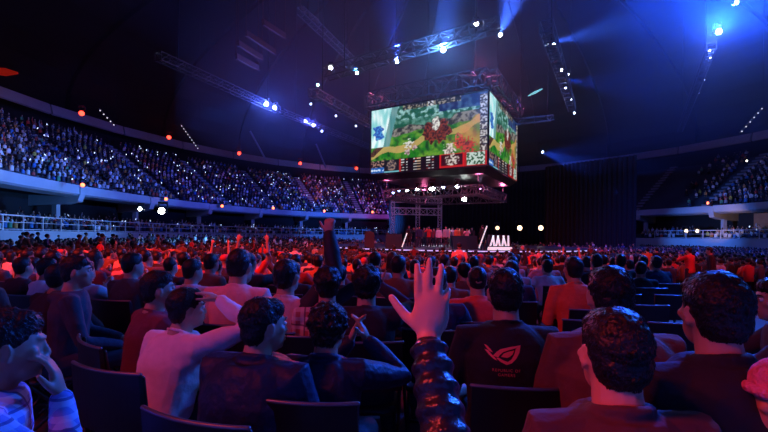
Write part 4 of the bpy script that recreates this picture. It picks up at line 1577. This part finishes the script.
# ------------------------------------------------------------------ the rest of the audience: one mass
def lowpoly(kind):
    b = MB()
    zs = .0
    up = kind in ('up',)
    std = kind == 'stand'
    o = .40 if std else 0
    b.loft([(Vector((0, 0, .45 + o)), .17, .12), (Vector((0, 0, .75 + o)), .16, .115), (Vector((0, .01, .93 + o)), .20, .11), (Vector((0, .02, 1.04 + o)), .07, .06)], 8, 0, e=2.2)
    b.ell((0, .05, 1.16 + o), (.072, .09, .11), None, 7, 5, 1)
    b.ell((0, .03, 1.195 + o), (.082, .098, .095), None, 8, 5, 2)
    def arm(s, pts): b.tube([Vector((s * p[0], p[1], p[2] + o)) for p in pts], [.055, .048, .036], 5, 0, caps=False)
    if kind == 'up':
        arm(1, [(.18, .02, .97), (.27, .06, 1.22), (.24, .1, 1.45)]); b.ell((.24, .1, 1.50 + o), (.04, .03, .07), None, 5, 4, 1)
        arm(-1, [(.18, .02, .97), (.25, .06, .72), (.13, .3, .62)])
    elif kind == 'clap':
        for s in (-1, 1): arm(s, [(.18, .02, .97), (.24, .14, .74), (.05, .30, .90)])
        b.ell((0, .32, .97 + o), (.05, .04, .08), None, 5, 4, 1)
    else:
        for s in (-1, 1): arm(s, [(.18, .02, .97), (.25, .06, .72), (.13, .3, .62)])
    if std:
        for s in (-1, 1): b.tube([(s * .1, 0, .9), (s * .11, .01, .03)], [.09, .06], 6, 3, caps=False)
    else:
        for s in (-1, 1): b.tube([(s * .1, .05, .52), (s * .13, .45, .52), (s * .13, .44, .03)], [.09, .07, .05], 6, 3, caps=False)
    return b


LP = {k: lowpoly(k) for k in ('sit', 'up', 'clap', 'stand')}


def tiny():
    b = MB()
    b.loft([(Vector((0, 0, .40)), .18, .14), (Vector((0, .01, .95)), .20, .12), (Vector((0, .02, 1.04)), .08, .07)], 6, 0, e=2)
    b.ell((0, .05, 1.16), (.075, .09, .11), None, 5, 4, 1)
    b.ell((0, .02, 1.20), (.084, .095, .09), None, 5, 4, 2)
    b.box((0, .27, .52), (.36, .46, .16), None, 3)
    return b


LP['tiny'] = tiny()
LPA = {}
for k, b in LP.items():
    V = np.array([tuple(v) for v in b.v], dtype=np.float32)
    loops = np.concatenate([np.array(f) for f in b.f]).astype(np.int32)
    lens = np.array([len(f) for f in b.f], dtype=np.int32)
    mi = np.array(b.m, dtype=np.int32)
    LPA[k] = (V, loops, lens, np.repeat(mi, lens))
acc_v, acc_l, acc_n, acc_c = [], [], [], []
vbase = 0
SK = np.array(SKINS); HC_ = np.array([.012, .010, .010]); TR = np.array([.03, .03, .05])


def mass(kind, x, y, z, yaw, s, col):
    global vbase
    V, loops, lens, mi = LPA[kind]
    c, sn = math.cos(yaw), math.sin(yaw)
    W = np.empty_like(V)
    W[:, 0] = (V[:, 0] * c - V[:, 1] * sn) * s + x
    W[:, 1] = (V[:, 0] * sn + V[:, 1] * c) * s + y
    W[:, 2] = V[:, 2] * s + (z if z > .3 else gz(x, y))
    cols = np.array([col, SK[rng.integers(0, 4)], HC_, TR], dtype=np.float32)
    acc_v.append(W); acc_l.append(loops + vbase); acc_n.append(lens); acc_c.append(cols[mi])
    vbase += len(V)


CA = np.array([c for _, c in COLS])
for (y, x, px, rad) in far:
    u = rng.random()
    k = 'up' if u < .02 else 'clap' if u < .18 else 'stand' if u < (.22 if px < 640 else .05) + (.02) else 'sit'
    if u > .95 and px < 330 and y > 14: k = 'stand'
    mass(k, x + rng.uniform(-.08, .08), y + rng.uniform(-.1, .1), 0, facing(x, y) + rng.uniform(-.3, .3), rng.uniform(.93, 1.07), CA[int(rng.choice(len(COLS), p=CWn))])
# lower and upper tiers
TC = np.array([(.75, .75, .75), (.5, .5, .52), (.02, .02, .02), (.03, .04, .1), (.1, .1, .12), (.6, .08, .06), (.05, .2, .5), (.7, .6, .1), (.1, .4, .2), (.25, .25, .28), (.8, .8, .85), (.7, .3, .08)])
TW = np.array([3.0, 1.6, 5.0, 4.0, 3, 1.5, 2.0, .6, .5, 1.8, 2.6, 1.2]); TW = TW / TW.sum()
aisle = np.array(AIS)
seat = MB()
def in_view(p):
    if p.y < 3: return False
    px = 384 + p.x / p.y * F
    return -30 < px < 800


def tier(k0, dk, z0, dz, rows, fill, tmin=-36, tmax=238):
    for r in range(rows):
        k = k0 + r * dk
        n = int((tmax - tmin) / 360 * 2 * PI * 42 / .56)
        for i in range(n):
            t = tmin + (tmax - tmin) * i / n
            if np.min(np.abs(aisle - t)) < 1.0: continue
            p = ring(t, k, z0 + r * dz)
            if not in_view(p): continue
            px = 384 + p.x / p.y * F
            if 394 < px < 640: continue
            f = fill
            if px > 640 and z0 > 3: f *= max(0, min(1, (px - 672 + (p.z - 5) * -4) / 30)) * .9
            yaw = math.atan2(-(CX - p.x), CY - p.y)
            if rng.random() > f: continue
            u = rng.random()
            kind = 'tiny' if u < .93 or p.y > 60 else 'up'
            mass(kind, p.x, p.y, p.z - .02, yaw + rng.uniform(-.2, .2), rng.uniform(.9, 1.1), TC[int(rng.choice(len(TC), p=TW))])


tier(.2 + .38, DK, 5.57, DZ, NU, .93)
tier(-1.6 + .5, .95, 1.2, .22, 5, .85)
Vv = np.concatenate(acc_v); Ll = np.concatenate(acc_l); Nn = np.concatenate(acc_n); Cc = np.concatenate(acc_c)
me = bpy.data.meshes.new('crowd')
me.vertices.add(len(Vv)); me.vertices.foreach_set('co', Vv.ravel())
me.loops.add(len(Ll)); me.loops.foreach_set('vertex_index', Ll)
me.polygons.add(len(Nn))
st_ = np.concatenate([[0], np.cumsum(Nn)[:-1]]).astype(np.int32)
me.polygons.foreach_set('loop_start', st_)
me.update(calc_edges=True)
ca = me.color_attributes.new('Col', 'FLOAT_COLOR', 'CORNER')
c4 = np.ones((len(Cc), 4), dtype=np.float32); c4[:, :3] = Cc
ca.data.foreach_set('color', c4.ravel())
me.polygons.foreach_set('use_smooth', [True] * len(Nn))
me.materials.append(M['crowd'])
cw = link('crowd', me)
tag(cw, 'dense audience filling the farther floor and both tiers of the arena', 'crowd', kind='stuff')
print('crowd verts', len(Vv), 'far', len(far), 'chairs', len(chairs))

# lit phone screens here and there in the stands
mb = MB()
for i in range(460):
    t = rng.uniform(60, 232) if i < 400 else rng.uniform(-20, 12)
    r_i = int(rng.integers(0, NU)) if rng.random() < .8 else -1
    p = ring(t, .58 + r_i * DK - .35, 5.57 + r_i * DZ + rng.uniform(.75, 1.2)) if r_i >= 0 else ring(t, -.9 + .95 * int(rng.integers(0, 4)), 2.3 + rng.uniform(0, .9))
    if not in_view(p) or 560 < 384 + p.x / p.y * F < 640: continue
    d = (Vector((CX, CY, p.z)) - p).normalized()
    rot = d.to_track_quat('Y', 'Z').to_matrix() @ rotm(rng.uniform(-30, 30), rng.uniform(-20, 20), rng.uniform(-40, 40))
    mb.box(p, (.10, .012, .17), rot)
tag(mb.build('phone_light', emis('phone_glow', (.6, .75, 1), 1.8)), 'scattered lit phones held by the audience in the stands', 'phone', kind='stuff')

# ------------------------------------------------------------------ haze
def volume_box(name, x0, x1, y0, y1, z0, z1, dens, g, label):
    mb = MB(); mb.loft([(Vector((CX + 5, CY + 4, z0)), AA - 6, BB - 9), (Vector((CX + 5, CY + 4, 14.3)), AA - 6, BB - 9), (Vector((CX, CY + 8, 15.2)), AA + 12, BB - 4), (Vector((CX, CY + 8, 20)), AA + 12, BB - 4), (Vector((CX, CY + 8, z1)), AA + 4, BB - 6)], 72, e=2.0)
    m = bpy.data.materials.new('haze'); m.use_nodes = True; nt = m.node_tree; nt.nodes.clear()
    out = nt.nodes.new('ShaderNodeOutputMaterial'); v = nt.nodes.new('ShaderNodeVolumeScatter')
    v.inputs['Density'].default_value = dens; v.inputs['Anisotropy'].default_value = g
    nt.links.new(v.outputs[0], out.inputs['Volume'])
    o = mb.build(name, m); tag(o, label, 'haze', kind='stuff')
    return o


volume_box('haze', 0, 0, 0, 0, 8.6, 25.0, .0050, .45, 'thin stage haze under the roof, lit by the blue beams')

# ------------------------------------------------------------------ light
sc = bpy.context.scene
w = bpy.data.worlds.new('world'); sc.world = w; w.use_nodes = True
w.node_tree.nodes['Background'].inputs[0].default_value = (.02, .03, .08, 1)
w.node_tree.nodes['Background'].inputs[1].default_value = .02

# beams of the moving heads in the haze
spot(P(443, 50, 27.2), P(452, -60, 22), (.04, .15, 1), 90000, 46, 1.0)
point(P(443, 50, 27.0), (.10, .3, 1), 2500)
spot(P(397, 62, 28.3), P(385, -60, 24), (.02, .07, 1), 110000, 44, 1.0)
spot(P(357, 73, 29.1), P(325, 20, 26), (.03, .25, .9), 16000, 26, .8)
spot(P(500, 35, 25.8), P(530, -50, 21), (.04, .13, 1), 100000, 40, .9)
spot(P(553, 43, 27.8), P(640, 25, 24), (.03, .12, 1), 70000, 36, .9)
spot(P(565, 80, 35), P(640, 85, 32), (.01, .07, 1), 30000, 36, .9)
spot(P(267, 104, 41.5), P(190, 122, 36), (.03, .14, 1), 40000, 20, .9)
spot(P(542, 152, 51.5), P(600, 172, 48), (.02, .09, 1), 60000, 34, .9)
point(P(271, 107, 41), (.06, .12, 1), 3000)
point(P(312, 124, 49), (.06, .08, 1), 1500)
spot(P(542, 152, 51.5), (30, 40, 10), (.02, .08, 1), 12000, 34, .9)
# the wash at upper right: one strong lamp facing the audience, others above the frame
spot(P(717, 32, 32.7), (2, -10, 20), (.008, .07, 1), 130000, 74, 1.0, .3)
point(P(717, 32, 32.3), (.10, .20, 1), 3500)
spot(P(760, -25, 28), (8, 0, 18), (.02, .11, 1), 80000, 70, 1.0, .3)
spot(P(640, -40, 30), (24, 34, 6), (.004, .05, 1), 40000, 70, 1.0, .3)
spot((-5, -.4, 6.2), (.1, .86, 1.37), (1, .05, .04), 1300, 9, .7, .3, 'red_flood')  # added unseen narrow spot behind the camera, reddens the raised hand
# blue key on the near audience, from the right
spot((19, 14, 15), (-1, 2, 1), (.02, .17, 1), 12000, 60, .8, .4, 'blue_key')
# red floods behind and beside the camera
spot((-9, -2.6, 12), (-.7, 2.5, 1.05), (1, .06, .05), 2700, 24, .8, .6, 'red_flood')
spot((-10, -2, 14), (-2, 18, 1), (1, .045, .03), 40000, 58, .8, .6, 'red_flood')
spot((16, 4, 14), (10, 18, 1), (1, .045, .03), 5500, 46, .8, .6, 'red_flood')
spot((-24, 9, 5), (-10, 16, 1), (1, .07, .04), 3500, 80, .8, .6, 'red_flood')
spot((-4, 33, 6.5), (-6, 12, 1), (1, .05, .03), 3500, 100, .8, .4, 'red_flood')
spot((13, 8, 14), (9, 13, -.3), (1, .04, .05), 4500, 34, .8, .4, 'red_flood')  # added unseen red spot over the aisle floor
spot((-16, 26, 12), P(76, 117, 50), (.06, .12, 1), 4000, 26, .6, .3, 'stand_flood')  # added blue spot without a fixture, brightens a roof edge panel
spot(P(715, 224, 50), P(742, 219, 62), (1, .55, .25), 500, 80, .8, .2, 'warm_light')  # added fill without a fixture, warms the panelled wall
# stage light from the truss ring
for p in RPTS:
    spot((p.x, p.y, LRZ - .5), (SC.x + (p.x - SC.x) * .3, SC.y + 1, .6), (.70, .88, 1), 2600, 44, .7, .3, 'stage_wash')
    point((p.x, p.y, LRZ + .9), (.9, .15, .4), 200, .2)  # added red fill without a fixture, tints the truss ring
    q = ctr + (p - ctr) * 1.12
    point((q.x, q.y, zt + 2.2), (.8, .15, .35), 350, .3)  # added red fill without a fixture, tints the truss above the cube
# stand floods
for t in range(-24, 232, 8):
    if 46 < t < 92: continue
    a_ = ring(t, -20, 6.5); b_ = ring(t, 5, 8.2)
    c = (.03, .10, 1); e = 8000
    if t > 196: c = (.16, .40, 1); e = 11000
    elif t > 160: c = (.05, .18, 1); e = 11000
    elif 6 < t < 44: e = 500
    elif t < 30: e = 16000
    if t in (104, 112): c = (.45, .06, .6)
    spot(a_, b_, c, e, 29, .7, .3, 'stand_flood')
for (x, y, z, tx, ty, tz, e, c, s) in ((-6, 36, 3.6, -28, 34, 2.6, 15000, (.06, .30, 1), 60), (2, 60, 4, -8, 86, 3, 16000, (.04, .18, 1), 70), (28, 50, 4, 45, 56, 2.5, 9000, (.05, .2, 1), 50)):
    spot((x, y, z), (tx, ty, tz), c, e, s, .8, .3, 'stand_flood')
spot((-14, 14, 6.0), (-32, 27, 9), (1, .5, .4), 5000, 40, .8, .3, 'stand_flood')
spot((-10, 62, 6.9), (-15, 92, 13), (1, .12, .06), 9000, 20, .8, .3, 'stand_flood')

# ------------------------------------------------------------------ colour management
sc.view_settings.view_transform = 'Standard'
sc.view_settings.look = 'None'
sc.view_settings.gamma = 1
sc.view_settings.use_curve_mapping = False
sc.view_settings.exposure = 0
sc.cycles.use_denoising = True
sc.cycles.max_bounces = 4
sc.cycles.diffuse_bounces = 2
sc.cycles.glossy_bounces = 2
sc.cycles.volume_bounces = 0
sc.cycles.sample_clamp_indirect = 4
sc.cycles.use_light_tree = True
